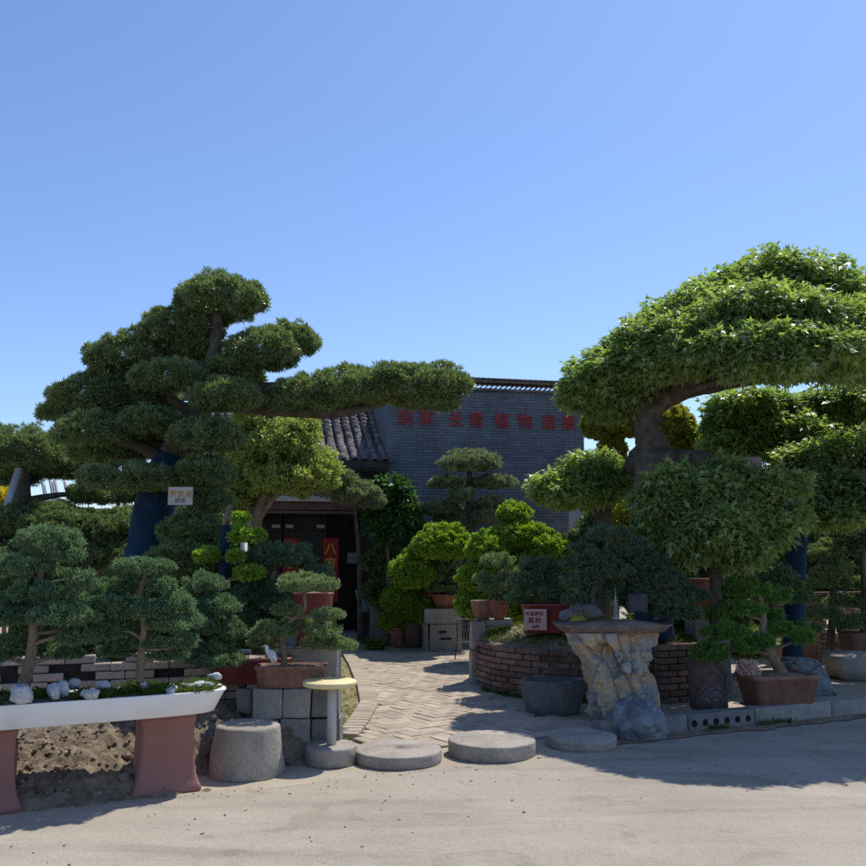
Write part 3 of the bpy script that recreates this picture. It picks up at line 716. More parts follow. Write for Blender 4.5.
dp = []
for k in range(60):
    q = G(672, 734) + kd * (-.9 + k * .075) + Vector((kd.y, -kd.x, 0)) * (.10 + .14 * (.6 + mnoise.noise(Vector((k * .23, 1, 5))))); dp.append((q.x, q.y))
back = [tuple((G(672, 734) + kd * (-.9 + k * .075) - Vector((kd.y, -kd.x, 0)) * .02)[:2]) for k in (59, 0)]
sheet('gutter_dirt', dp + back, .0085, M['soil'], 'dark dirt washed against the foot of the kerb')
# ================================================================== STONES ALONG THE ROAD
def disc(px, ybase, r, h, hole, lab, seed):
    f = G(px, ybase); c = Vector((f.x, f.y + r, 0)); c.x = (px - 433) / F * (c.y * cp)
    prof = [(r * .98, 0), (r, .012), (r * 1.0, h * .5), (r * 1.0, h - .02), (r * .997, h - .010), (r * .985, h - .003), (r * .97, h), (r * .95, h + .001), (r * .8, h + .002), (r * .5, h + .004)]
    prof += [(.042, h + .004), (.034, h - .045), (.001, h - .045)] if hole else [(.001, h + .002)]
    mb = MB(); mb.lathe(c, prof, 64, jit=.03); mb.build('millstone', M['millstone'], org=c, label=lab, cat='millstone', group='millstones across the path mouth')
disc(399.5, 771, .345, .092, True, 'tan millstone disc with a small centre hole, middle of the path mouth', 1)
disc(490, 764, .352, .12, False, 'largest thick millstone disc, half in leaf shade', 2)
disc(577, 753, .30, .085, False, 'chipped grey millstone disc beside the blue grey rock', 3)
# table on a drum base
f = G(328, 769); c = Vector((f.x, f.y + .2, 0))
mb = MB(); mb.lathe(c, [(.195, 0), (.205, .01), (.203, .12), (.2, .130), (.192, .136), (.18, .137), (.001, .137)], 48, jit=.03)
mb.build('millstone', M['millstone'], org=c, label='smallest stone disc carrying the yellow topped table', cat='millstone', group='millstones across the path mouth')
t = thing('pedestal_table', 'round yellow topped table on a grey pipe standing on a stone disc', 'table', c + Vector((0, 0, .137)))
tz = P(324, 683, c.y).z
mb = MB(); mb.lathe(c, [(.038, .139), (.038, tz - .02)], 20); mb.build('pole', M['pole'], t)
mb = MB(); mb.lathe(c + Vector((-.02, 0, 0)), [(.195, tz - .022), (.21, tz - .016), (.212, tz + .012), (.204, tz + .020), (.001, tz + .021)], 56); mb.build('tabletop', M['yellow'], t)
# concrete frustum
f = G(239, 782); c = Vector((f.x, f.y + .26, 0))
mb = MB(); mb.lathe(c, [(.275, 0), (.28, .01), (.262, .14), (.240, .325), (.236, .340), (.226, .350), (.21, .353), (.1, .356), (.001, .352)], 64, jit=.05)
mb.build('concrete_drum', M['drum'], org=c, label='squat tapering concrete drum with a dusty top by the road', cat='drum')

# ================================================================== BLOCKS
BD = 7.15
def block(px0, py0, px1, py1, D, dep, material, lab, jit=.008, rz=R(1.5), name='concrete_block', z0=None, group='concrete blocks under the bonsai pots'):
    a, b = P(px0, py1, D), P(px1, py0, D); c = (a + b) / 2; c.y += dep / 2
    h = b.z - a.z
    if z0 is not None: h = b.z - z0; c.z = z0 + h / 2
    mb = MB(); mb.box(c, (b.x - a.x - .002, dep, h - .003), rz, .012, jit=jit)
    return mb.build(name, material, org=(c.x, c.y, c.z - h / 2), label=lab, cat='block', group=group)
zt = P(280, 689, BD).z; zm = P(280, 718.5, BD).z
block(281.5, 688.5, 310, 718, BD, .3, M['concrete'], 'upper middle concrete block below the clay bonsai tray')
block(311, 689, 338.5, 718, BD + .02, .3, M['concrete_dark'], 'upper right block behind the yellow table pole')
block(251, 689.5, 281, 719.5, BD - .02, .3, M['concrete'], 'upper left pale block below the clay bonsai tray')
block(279.5, 718.8, 309.5, 748, BD, .3, M['concrete'], 'lower middle block of the stack, half shaded', z0=.0)
block(310.5, 718.8, 340, 746, BD + .02, .3, M['concrete_dark'], 'lower right block behind the stone disc', z0=.0)
block(249, 719.8, 278.5, 750, BD + .03, .3, M['concrete_dark'], 'lower left block in painted shade beside the concrete drum', z0=.0)  # darker concrete here paints in the shadow lying on this block
block(234, 688, 250, 705, BD + .25, .25, M['concrete'], 'small weathered block at the left end of the stack', jit=.015, z0=.3)
block(286, 647, 337, 678, 7.72, .5, M['concrete'], 'long grey concrete bench behind the clay tray', z0=.0, name='concrete_bench', group=None)['category'] = 'bench'
block(245, 657, 262, 690, 7.45, .12, M['concrete'], 'pale upright slab leaning beside the white bird', jit=.02, z0=.2, name='stone_slab', group=None)['category'] = 'slab'

# ================================================================== POTS
def pot_round(name, lab, px, pyt, pyb, hw, D, material, cat='pot', bot=.72, group=None, lip=True, curve=.0):
    s = S(D, pyb); r = hw * s; b = P(px, pyb, D); tz_ = P(px, pyt, D).z; h = tz_ - b.z; c = b
    t = thing(name, lab, cat, c, group)
    prof = [(r * bot * .96, 0), (r * bot, .01)]
    for k in range(1, 6): q = k / 6; prof.append((r * (bot + (1 - bot) * (q + curve * math.sin(math.pi * q))), h * q))
    prof += [(r * .97, h * .86), (r * 1.04, h * .87), (r * 1.05, h * .985), (r * 1.02, h), (r * .9, h), (r * .88, h * .9)] if lip else [(r * .98, h * .97), (r * .97, h), (r * .9, h), (r * .88, h * .9)]
    prof += [(.001, h * .88)]
    mb = MB(); mb.lathe(c, prof, 40); mb.build('body', material, t)
    mb = MB(); mb.lathe(c + Vector((0, 0, h * .9)), [(r * .875, -.01), (r * .86, .01), (.001, .03)], 24, jit=.05); mb.build('soil', M['soil'], t)
    return t, c + Vector((0, 0, h))
def pot_rect(name, lab, px0, px1, pyt, pyb, D, dep, material, rz=0, cat='pot', taper=.86, lip=.03, feet=True, group=None):
    s = S(D, pyb); c = P((px0 + px1) / 2, pyb, D); wd = (px1 - px0) * s; h = P(0, pyt, D).z - c.z
    t = thing(name, lab, cat, c, group)
    sq = 7; f = .02 if feet else 0
    prof = [(taper * .5 - .02, f), (taper * .5, f + .008), (.48, h - lip), (.5, h - lip + .004), (.5, h - .006), (.49, h), (.45, h), (.445, h - .03), (.001, h - .03)]
    mb = MB(); mb.lathe(c, prof, 64, sx=wd, sy=dep, rz=rz, sq=sq); mb.build('body', material, t)
    if feet:
        for a in (-.36, .36):
            mb = MB(); q = Vector((a * wd * math.cos(rz), a * wd * math.sin(rz), 0)); mb.box(c + q + Vector((0, 0, f * .6)), (wd * .14, dep * .7, f * 1.2), rz, .004); mb.build('foot', material, t)
    mb = MB(); mb.lathe(c + Vector((0, 0, h - .028)), [(.43, -.004), (.43, 0.006), (.25, .02), (.001, .035)], 40, sx=wd, sy=dep, rz=rz, sq=sq, jit=.04); mb.build('soil', M['soil'], t)
    return t, c + Vector((0, 0, h))
pot_rect('bonsai_pot', 'shallow rectangular clay tray pot on top of the concrete blocks', 255, 327, 664.5, 689, BD + .14, .26, M['clay_brown'], R(5), taper=.9)
pot_rect('bonsai_pot', 'dark maroon pot between the white tray and the bird figurine', 214, 292, 656, 684, 7.6, .4, M['maroon'], R(6))
pot_rect('bonsai_pot', 'square red pot standing on the concrete bench', 293, 333, 592, 646.5, 7.95, .36, M['maroon'], R(4), taper=.8)
pot_rect('bonsai_pot', 'tall square clay pot behind the round bowl on the block pile', 425, 446, 580, 609, 15.3, .38, M['clay'], taper=.8)
pot_round('bonsai_bowl', 'round orange clay bowl on the block pile beside the path', 444.5, 594, 608.5, 14, 14.95, M['clay'], bot=.6)
pot_round('bonsai_bowl', 'left one of two clay bowls standing together on the tall blocks', 483, 600.5, 619.5, 12, 11.3, M['clay_brown'], bot=.5, curve=.3)
pot_round('bonsai_bowl', 'right one of two clay bowls standing together on the tall blocks', 499, 600, 619, 10.5, 11.2, M['clay'], bot=.5, curve=.3)
pot_rect('bonsai_pot', 'maroon tapered pot behind the pink sign on the planter', 521, 570, 603, 634, 10.35, .42, M['maroon'], taper=.7)
pot_round('flower_pot', 'orange terracotta pot on the ground left of the block pile', 397, 627, 645, 8, 15.3, M['clay'])
pot_round('flower_pot', 'dark wide pot in the shade beside the block pile', 414, 622, 646, 14, 15.4, M['dark_pot'])
pot_rect('bonsai_pot', 'tall narrow orange pot in the shadow by the doorway', 373, 386, 580, 605, 15.9, .25, M['clay'], taper=.85)
q = P(379, 605, 15.9); mb = MB(); mb.box((q.x, q.y, q.z / 2), (.3, .32, q.z - .004), 0, .012); mb.build('concrete_block', M['concrete_dark'], org=(q.x, q.y, 0), label='dark upright block under the tall narrow orange pot', cat='block')
pot_round('glazed_pot', 'pale blue glazed planter beside the door', 364, 590, 612, 9, 16.2, M['blue_glaze'], bot=.5, curve=.1)
q = P(364, 612, 16.2); mb = MB(); mb.lathe((q.x, q.y, 0), [(.16, 0), (.15, .02), (.10, .1), (.10, q.z - .06), (.15, q.z - .004)], 24); mb.build('pot_stand', M['dark_wood'], org=(q.x, q.y, 0), label='dark turned stand under the pale blue planter', cat='stand')
# blocks under the middle pots
def cblock(px0, px1, py0, py1, D, dep, lab, material=M['concrete'], z0=None):
    return block(px0, py0, px1, py1, D, dep, material, lab, z0=z0, rz=R(4), group='concrete blocks by the path')
cblock(423.5, 460, 609, 624, 14.7, .62, 'upper block of the pile under the orange clay bowl')
o = cblock(428, 460.5, 624.3, 648, 14.7, .62, 'lower block with two slots painted dark beside the path', z0=0)
q = P(444, 632, 14.68)
for k in (0, 1):
    mb = MB(); mb.box((q.x - .02 + .05 * k, q.y - .004, q.z - .11 * k), (.13 + .06 * k, .02, .03), R(4), .004); mb.build('slot_shade', plain('painted_slot_shade', (.015, .015, .015), .95), o)  # black strips on the face paint the shade of slots
cblock(423, 427.6, 624.3, 648, 14.6, .4, 'narrow upright block at the left of the pile', M['concrete_dark'], z0=0)
cblock(471, 484.5, 622, 650, 11.05, .3, 'upper narrow block of the pillar at the planter edge')
cblock(471, 484.5, 650.3, 682, 11.05, .3, 'lower narrow block of the pillar at the planter edge', z0=0)
cblock(485, 512, 619.5, 626, 11.15, .3, 'flat slab carrying the right clay bowl')
# wire stool
q = P(468, 640, 13.6); t = thing('wire_basket', 'grey wire mesh basket stand between the block pile and planter', 'basket', (q.x, q.y, 0))
mb = MB(); h0, h1 = .28, .62
for k in range(9):
    a = -.16 + k * .04; mb.tube([(q.x + a, q.y, h0), (q.x + a + .06, q.y, h1)], .004, 5, sub=1); mb.tube([(q.x + a, q.y, h0), (q.x + a - .06, q.y, h1)], .004, 5, sub=1)
mb.build('mesh_panel', M['wire'], t)
for a in (-.17, .17):
    mb = MB(); mb.tube([(q.x + a, q.y, h0 + .02), (q.x + a * 1.2, q.y - .04, .0)], .009, 6, sub=1); mb.tube([(q.x + a * .95, q.y, h0), (q.x + a, q.y, h1)], .008, 6, sub=1); mb.build('leg', M['dark_wood'], t)
for z in (h0, h1):
    mb = MB(); mb.tube([(q.x - .19, q.y, z), (q.x + .19, q.y, z)], .008, 6, sub=1); mb.build('rim', M['wire'], t)

# ------------------------------------------------------------------ right side pots, troughs, rocks
f = G(556, 717); c = Vector((f.x, f.y + .2, 0))
mb = MB(); mb.lathe(c, [(.265, 0), (.275, .012), (.31, .16), (.345, .325), (.345, .338), (.30, .34), (.285, .26), (.001, .24)], 64, sy=.66, jit=.03, rz=R(10))
mb.build('stone_trough', M['trough'], org=c, label='dark oval stone basin in front of the brick planter', cat='basin')
# cylinder pot
t, top = pot_round('cylinder_pot', 'brown cylindrical pot with a bird emblem beside the brick wing wall', 709, 656, 708.5, 19, 9.15, mat('smoked_clay', (.10, .07, .06), (.17, .115, .095), 5, .7, .2, 30, fine=20), bot=.97, lip=False)
b = ORG[t.name]; cr = 19 * S(9.15, 708)
em = bmesh.new()
def emb(pts):   # raised emblem wrapped round the drum
    vv = []
    for a, z in pts:
        th = -math.pi / 2 - .05 + a; vv.append(em.verts.new(b + Vector((math.cos(th) * (cr + .003), math.sin(th) * (cr + .003), z))))
    em.faces.new(vv)
for k in range(12):     # mountain strokes
    a = -.65 + k * .11; z = .19 + .03 * math.sin(k * 1.7)
    emb([(a, z), (a + .16, z + .012), (a + .17, z + .03), (a, z + .014)]); emb([(a, z - .07), (a + .16, z - .055), (a + .14, z - .04), (a, z - .055)])
for k in range(8):
    a0 = .25 + .28 * math.cos(k * .5); emb([(.2 + .3 * math.sin(k * .45), .24 + k * .022), (.32 + .3 * math.sin(k * .45), .245 + k * .022), (.32 + .3 * math.sin(k * .45 + .45), .262 + k * .022), (.22 + .3 * math.sin(k * .45 + .45), .26 + k * .022)])
me = bpy.data.meshes.new('emblem'); em.to_mesh(me); em.free(); link('emblem', me, plain('blue_white_ink', (.17, .19, .24), .6), t)
# rectangular clay pot with a leaning trunk
pot_rect('bonsai_pot', 'big rectangular red clay pot at the kerb on the right', 741, 815, 673, 706, 8.95, .48, M['clay_brown'], R(12), taper=.80, lip=.045)
pot_rect('bonsai_pot', 'clay pot in shade below the bright pine pads', 781, 818, 632, 661, 12.4, .4, M['clay'], taper=.9)
pot_rect('bonsai_pot', 'dark brown pot with pale rim at the far right edge', 843, 880, 632, 657, 12.6, .4, M['dark_pot'], taper=.9)
q = P(706, 611, 10.7); mb = MB(); mb.box((q.x, q.y, q.z / 2), (.42, .4, q.z - .002), 0, .015, jit=.01); mb.build('stone_pier', M['concrete_dark'], org=(q.x, q.y, 0), label='grey stone pier under the rusty brown bowl', cat='pier')
pot_round('bonsai_bowl', 'rusty brown bulging pot on a stone pier beneath the maple', 706, 578, 611, 17, 10.7, M['clay'], bot=.7, curve=.25)
# boulders
q = G(815, 696); c = Vector((q.x, q.y + .18, 0))
mb = MB(); h = P(815, 657, c.y).z
rings = [(.205, .19, -.03), (.215, .2, h * .3), (.19, .19, h * .7), (.165, .165, h * .92), (.13, .13, h * .99), (.001, .001, h)]
mb.hull(c + Vector((0, 0, h * .45)), (.20, .17, h * .55), 12, 60, power=7, lean=-.10, rough=.04)
mb.build('boulder', M['boulder'], org=c, label='grey upright boulder behind the big rectangular clay pot', cat='boulder')
q = G(858, 681); c = Vector((q.x + .05, q.y + .22, 0)); h = P(858, 653, c.y).z
mb = MB(); mb.lathe(c, [(.22, 0), (.27, .03), (.33, h * .6), (.33, h * .9), (.3, h), (.001, h + .01)], 36, sq=4, jit=.07)
mb.build('stone_block', M['concrete'], org=c, label='pale stone block with sunlit top at the right edge', cat='stone')
# blue grey rock by the kerb
q = G(643, 741); c = Vector((q.x, q.y + .16, 0)); h = P(643, 700, c.y).z
mb = MB(); b_ = bmesh.new(); bmesh.ops.create_icosphere(b_, subdivisions=5, radius=1)
for v in b_.verts:
    n = v.co.normalized(); z = n.z
    wx = .265 * (1 - .38 * max(0, z)) ; hh = 1 + .20 * mnoise.fractal(n * 1.7 + Vector((3, 8, 1)), .9, 2.1, 6) + .12 * (mnoise.voronoi(n * 2.6)[0][0] - .3) - .10 * max(0, .35 - mnoise.voronoi(n * 4.5 + Vector((2, 1, 7)))[0][0]) + .05 * mnoise.fractal(n * 7, .8, 2.1, 4)
    v.co = Vector((n.x * wx * hh + .02 * z, n.y * .22 * hh, max(-.02, h * .42 + z * h * .60 * hh)))
for f_ in b_.faces: f_.smooth = True
bmesh.ops.translate(b_, vec=c, verts=b_.verts); mb._put(b_)
mb.build('rock', M['blue_rock'], org=c, label='blue grey pitted rock at the foot of the ochre rock pedestal', cat='rock')

# ochre rock pedestal carrying the shallow tray
def ochre():
    m = bpy.data.materials.new('ochre_rock'); m.use_nodes = True; nt = m.node_tree; b = nt.nodes['Principled BSDF']
    tc = nt.nodes.new('ShaderNodeTexCoord').outputs['Object']; mp = nt.nodes.new('ShaderNodeMapping'); nt.links.new(tc, mp.inputs[0]); mp.inputs['Rotation'].default_value = (0, R(32), 0); mp.inputs['Scale'].default_value = (1, 1, 2.4)
    c = ramp(nt, noise_node(nt, 3.2, 5, .55, mp.outputs[0], .8), [(.36, (.20, .20, .195)), (.45, (.36, .34, .31)), (.51, (.46, .36, .245)), (.60, (.56, .36, .19)), (.72, (.60, .53, .45))])
    f_ = ramp(nt, noise_node(nt, 26, 6, .7, tc), [(.3, (.65, .65, .65)), (.7, (1.2, 1.2, 1.2))]); c = mixc(nt, .8, c, f_, 'MULTIPLY')
    nt.links.new(c, b.inputs['Base Color']); b.inputs['Roughness'].default_value = .85
    bn = nt.nodes.new('ShaderNodeBump'); bn.inputs['Strength'].default_value = .7; bn.inputs['Distance'].default_value = .02
    nt.links.new(noise_node(nt, 16, 9, .65, mp.outputs[0], .5), bn.inputs['Height']); nt.links.new(bn.outputs[0], b.inputs['Normal']); return m
RD = 8.35; base = G(630, 719); base.y = RD + .05; base.x = (630 - 433) / F * RD
b_ = bmesh.new(); nz, ns = 150, 220; ys = [719, 700, 690, 672, 655, 645, 633.5]
lft = [594, 594, 594, 590, 577, 569, 565.5]; rgt = [667, 668, 666, 661, 661, 663, 662]
grid = []
for j in range(nz + 1):
    py = 719 + (633.5 - 719) * j / nz
    xl = np.interp(-py, [-y for y in ys], lft); xr = np.interp(-py, [-y for y in ys], rgt)
    a, bb = P(xl, py, RD), P(xr, py, RD); cx, hw_, z = (a.x + bb.x) / 2, (bb.x - a.x) / 2, max(a.z, -.01)
    row = []
    for k in range(ns):
        th = 2 * math.pi * k / ns; x, y = math.cos(th), math.sin(th); q = (abs(x) ** 3 + abs(y) ** 3) ** (-1 / 3)
        p = Vector((cx + x * q * hw_, RD + .26 + y * q * .26, z))
        ir = p - Vector((cx, RD + .26, z)); ir = ir.normalized()
        sk = Vector((p.x + .55 * p.z, p.y, p.z * 1.6 - .3 * p.x))
        sk = Vector((p.x * 6.0 + 2.2 * p.z, p.y * 5.0, p.z * 2.1 - .9 * p.x)) + .16 * Vector((mnoise.noise(p * 6), mnoise.noise(p * 6 + Vector((7, 0, 0))), mnoise.noise(p * 6 + Vector((0, 9, 0)))))
        dd, pp = mnoise.voronoi(sk); hsh = mnoise.cell(pp[0] * 7.3)
        tl_ = (Vector(sk) - pp[0]); dsp = .085 * (hsh - .42) + .055 * tl_.x * (mnoise.cell(pp[0] * 3.1) - .5) + .05 * tl_.z * (mnoise.cell(pp[0] * 5.7) - .5) - .05 * max(0, 1 - (dd[1] - dd[0]) * 9) + .016 * mnoise.fractal(p * 15, .8, 2.1, 5)
        gx = 433 + F * p.x / (RD * cp)
        dsp -= .05 * math.exp(-((gx - 646) / 2.2) ** 2) * (1 if y < 0 else 0)
        edge_f = 1 if abs(x) < .9 else .5
        row.append(b_.verts.new(p + ir * dsp * edge_f))
    grid.append(row)
for j in range(nz):
    for k in range(ns): b_.faces.new((grid[j][k], grid[j][(k + 1) % ns], grid[j + 1][(k + 1) % ns], grid[j + 1][k])).smooth = True
b_.faces.new(grid[0][::-1]); b_.faces.new(grid[-1])
mb = MB(); mb._put(b_); mb.build('rock_pedestal', ochre(), org=(base.x, base.y, 0), label='tall ochre and grey rock pedestal under the shallow tray', cat='rock')
zt_ = P(615, 633.5, RD).z; ct = Vector((P(617, 633, RD).x, RD + .26, zt_ + .004)); tw = 59.5 * S(RD, 630); th_ = P(617, 625.5, RD).z - zt_
t = thing('shallow_tray', 'long shallow grey brown penjing tray on the ochre rock', 'tray', ct)
mb = MB(); mb.lathe(ct, [(.86, 0), (.88, .006), (.985, th_ - .01), (1.0, th_), (.96, th_), (.95, th_ - .02), (.001, th_ - .02)], 72, sx=tw, sy=.30, sq=4.5); mb.build('body', mat('grey_clay', (.16, .115, .10), (.25, .19, .165), 5, .7, .2, 30, fine=20), t)
mb = MB(); mb.lathe(ct + Vector((0, 0, th_ - .022)), [(.94, 0), (.9, .012), (.4, .05), (.001, .06)], 60, sx=tw, sy=.30, sq=4.5, jit=.06); mb.build('soil', M['soil'], t)
for px, py, w_, h_, lab in ((568, 615, 9, 8, 'pale leaning stone at the left end of the shallow tray'), (593, 612, 12, 8, 'flat mottled stone in the middle of the shallow tray'), (577, 608, 6, 5, 'small light stone behind the leaning stone')):
    q = P(px, py, RD + .12); s = S(RD); mb = MB(); mb.hull((q.x, q.y, q.z), (w_ * s, .06, h_ * s), px, 16, rough=.10, cut=3); mb.build('stone', M['trough'], org=(q.x, q.y, ct.z + th_), label=lab, cat='stone', group='stones in the shallow tray')
q = P(637, 603, RD + .3); mb = MB(); mb.hull((q.x, q.y, q.z), (.10, .05, .10), 77, 50, power=7); mb.build('slate_rock', M['slate'], org=(q.x, q.y, ct.z + th_), label='dark upright slate in the shallow tray behind the pagoda', cat='rock')
q = P(616, 619, RD + .05); mb = MB(); h = P(616, 588, RD).z - q.z
pr = [(.042, 0), (.042, .02), (.03, .025)]
for k in range(6):
    z = .03 + k * (h - .12) / 6; r = .026 * (1 - k * .11); pr += [(r, z), (r, z + .02), (r * 1.7, z + .024), (r * 1.1, z + .036)]
pr += [(.006, h - .08), (.004, h - .03), (.001, h)]
mb.lathe(q, [(r_ * .8, z_) for r_, z_ in pr], 10, smooth=False); mb.build('pagoda_figurine', M['boulder'], org=q, label='tiny grey pagoda figurine in the shallow tray', cat='figurine')

# ================================================================== LONG WHITE TRAY AND PEDESTALS
TA = R(26.5); tu = Vector((math.cos(TA), math.sin(TA), 0)); tn = Vector((math.sin(TA), -math.cos(TA), 0))
rimz = .665
end = G(228, 688, rimz)                    # right end of the rim
TL, TD = 2.30, .50
tc_ = end - tu * (TL / 2) - tn * (TD / 2 - .10); tc_.z = 0
t = thing('long_tray', 'long white penjing tray on two red clay pedestals', 'tray', (tc_.x, tc_.y, .50))
mb = MB(); hb = rimz - .155
mb.lathe((tc_.x, tc_.y, 0), [(.90, hb), (.93, hb + .006), (.985, rimz - .03), (1.0, rimz - .012), (1.0, rimz), (.965, rimz), (.955, rimz - .04), (.001, rimz - .04)], 96, sx=TL / 2, sy=TD / 2, rz=TA, sq=5)
# (sides keep one slope: the base is pulled in by the same share lengthways and sideways)
mb.build('body', M['white_tray'], t)
mb = MB(); mb.lathe((tc_.x, tc_.y, rimz - .045), [(.95, 0), (.93, .02), (.6, .045), (.001, .06)], 80, sx=TL / 2, sy=TD / 2, rz=TA, sq=5, jit=.05); mb.build('soil', M['soil'], t)
def tl(u, v, z): return Vector((tc_.x, tc_.y, 0)) + tu * u + tn * v + Vector((0, 0, z))
def ped(u, lab, panel):
    c = tl(u, 0, 0); t = thing('pedestal', lab, 'pedestal', c, 'clay pedestals under the white tray')
    prof = [(.86, 0), (.87, .025), (.82, .05), (.74, .11), (.69, .2), (.67, .3), (.665, hb - .07), (.70, hb - .05), (.71, hb - .004)]
    mb = MB(); mb.lathe(c, prof, 128, sx=.265, sy=.24, rz=TA, sq=18); mb.build('body', M['terracotta'], t)
    if panel:   # carved diamond relief on its right hand side and front
        for sgn, ax, wd in ((0, tu, .665 * .265), (1, tn, .665 * .24)):
            o = c + ax * (wd + .004); sd_ = tn if sgn == 0 else tu; mb = MB(); zc = .27
            dpts = [o + sd_ * .075 + Vector((0, 0, zc)), o + Vector((0, 0, zc + .14)), o - sd_ * .075 + Vector((0, 0, zc)), o + Vector((0, 0, zc - .14))]
            for k in range(4): mb.tube([dpts[k], dpts[(k + 1) % 4]], .012, 6, sub=1)
            mb.build('relief', M['clay'], t)
    return t
pu = G(164, 790) ; up_ = (pu - tc_).dot(tu)
ped(up_, 'plain red clay pedestal under the right end of the white tray', False)
ped(up_ - 1.12, 'carved red clay pedestal under the left part of the white tray', True)
# stones and grass in the tray
s = S(5.8)
for px, py, w_, h_, lab in ((22, 694, 14, 9, 'large white stone at the left in the long tray'), (54, 691, 8, 8, 'pale split stone, left of the middle pair in the long tray'), (62, 689, 7, 8, 'pale split stone, right of the middle pair in the long tray'),
                            (75, 683, 6, 5, 'bluish stone behind the middle pair in the long tray'), (90, 694, 9, 5, 'low white stone at the rim of the long tray'), (103, 686, 7, 6, 'round grey stone below the juniper in the long tray'),
                            (144, 686, 6, 6, 'white stone by the second trunk in the long tray'), (200, 686, 18, 6, 'broad flat white stone at the right end of the long tray'), (215, 676, 8, 4, 'small white stone at the far right corner of the long tray'), (172, 690, 8, 4, 'half buried white stone right of the second trunk')):
    D_ = 5.62 + (px / 228) * .62 + (694 - py) * .02; q = P(px, py, D_); q.z = max(q.z, rimz + .012)
    mb = MB(); mb.hull(q, (w_ * s * 1.2, w_ * s * .8, h_ * s * 1.05), px, 24, rough=.07, cut=3, rz=px * .1, power=3); mb.build('stone', M['white_rock'], org=(q.x, q.y, rimz - .02), label=lab, cat='stone', group='white stones in the long tray')
pts = []
for k in range(420):
    u = random.uniform(-1.1, 1.08); v = random.uniform(-.2, .2)
    if mnoise.noise(Vector((u * 5, v * 4, 2))) > -.02: pts.append(tl(u, v, rimz - .012))
o = blades('grass', pts, M['grass'], 9000, .085, .016, 21, lean=.6, wd=.005); tag(o, 'tufts of green grass growing in the long white tray', 'grass', None, 'stuff')

# ================================================================== SIGNS, FIGURINE, LADDER
def board(name, lab, px0, px1, py0, py1, D, material, texts, rz=0, th=.015, post=None):
    a, b = P(px0, py1, D), P(px1, py0, D); c = (a + b) / 2
    t = thing(name, lab, 'sign', (c.x, c.y, a.z)); mb = MB(); mb.box(c, (b.x - a.x, th, b.z - a.z), rz, .003); mb.build('board', material, t)
    for body, fx, fz, sz, mt in texts:
        me = text_mesh(body, sz, .002, .002); place_mesh(me, c + Vector((math.cos(rz) * fx * (b.x - a.x) , math.sin(rz) * fx * (b.x - a.x) - th / 2 - .002, fz * (b.z - a.z))), rz); link('lettering', me, mt, t)
    if post:
        mb = MB(); mb.tube([c + Vector((0, th, -.05)), c + Vector((0, th + .02, post))], .012, 6, sub=1); mb.build('stake', M['dark_wood'], t)
    return t
board('tree_sign', 'pale tree sign with faded characters hanging by the blue wrapped trunk', 168, 193, 487, 505, 8.75, M['pale_board'], [('罗汉松', .02, .12, .07, M['ochre_ink']), ('树景', 0, -.24, .05, M['ink_grey'])], R(3))
board('price_sign', 'pink sign board leaning on the maroon pot', 524.5, 546.5, 609, 630, 10.12, M['pink'], [('盆景园艺', -.05, .27, .045, M['ink']), ('真柏', -.05, -.04, .07, M['ink']), ('造型', .0, -.34, .035, M['ink'])], R(-2))
board('tree_sign', 'brownish sign board half hidden among the maple leaves', 733, 762, 457, 478, 9.6, mat('brown_board', (.23, .17, .14), (.32, .24, .2), 5, .8, .1), [('三角枫', -.08, .05, .075, M['ink'])], R(4), post=-.6)
# white bird
q = P(270, 676, BD + .06); q.z = P(270, 664, BD).z - .02; t = thing('bird_figurine', 'white bird figurine standing in the clay bonsai tray', 'figurine', q)
mb = MB(); z0 = q.z
mb.tube([q + Vector((.02, 0, .02)), q + Vector((.022, 0, .06)), q + Vector((.005, 0, .09)), q + Vector((-.012, 0, .105)), q + Vector((-.03, 0, .125)), q + Vector((-.034, 0, .150)), q + Vector((-.05, 0, .158))], [.012, .034, .038, .030, .016, .017, .008], 12, sub=5)
mb.build('body', M['white'], t)
mb = MB(); mb.tube([q + Vector((-.045, 0, .158)), q + Vector((-.075, 0, .150))], [.007, .002], 6, sub=2); mb.build('beak', M['yellow'], t)
mb = MB(); mb.tube([q + Vector((.012, 0, .0)), q + Vector((.02, 0, .04))], .006, 6, sub=2); mb.build('leg', M['white'], t)
mb = MB(); mb.tube([q + Vector((.0, -.03, .10)), q + Vector((.035, -.034, .07)), q + Vector((.055, -.02, .03))], [.014, .02, .004], 8, sub=4); mb.build('wing', M['white'], t)
# ladder behind the tray trees and a pole
def lean(px0, py0, px1, py1, D0, D1): return P(px0, py0, D0), P(px1, py1, D1)
t = thing('step_ladder', 'aluminium step ladder standing behind the clipped trees', 'ladder', (P(75, 600, 12.2).x, 12.2, 0))
for (a, b, c_, d_) in ((42, 478, 66, 600), (50, 478, 74, 600), (55, 480, 78, 600), (65, 482, 92, 600)):
    mb = MB(); p_, q_ = P(a, b, 12.4), P(c_, d_, 12.1); mb.tube([p_, q_], .028, 8, sub=1); mb.build('rail', M['alu'], t)
for yy, x0, x1 in ((499, 47, 71), (520, 51, 76), (541, 55, 81), (562, 59, 85)):
    mb = MB(); mb.tube([P(x0, yy - 2, 12.35), P(x1, yy + 3, 12.3)], .022, 8, sub=1); mb.build('rung', M['alu'], t)
mb = MB(); a, b = P(19, 468, 10.9), P(-52, 690, 10.8); mb.tube([a, b], .045, 10, sub=1); mb.build('support_pole', M['alu'], org=(b.x, b.y, 0), label='slanted grey support pole at the left edge', cat='pole')
mb = MB(); a, b = P(244, 540, 9.4), P(244, 640, 9.4); mb.tube([a, b], .038, 10, sub=1); mb.build('post', M['alu'], org=(b.x, b.y, 0), label='short grey post between the golden pads and the dark juniper', cat='post')

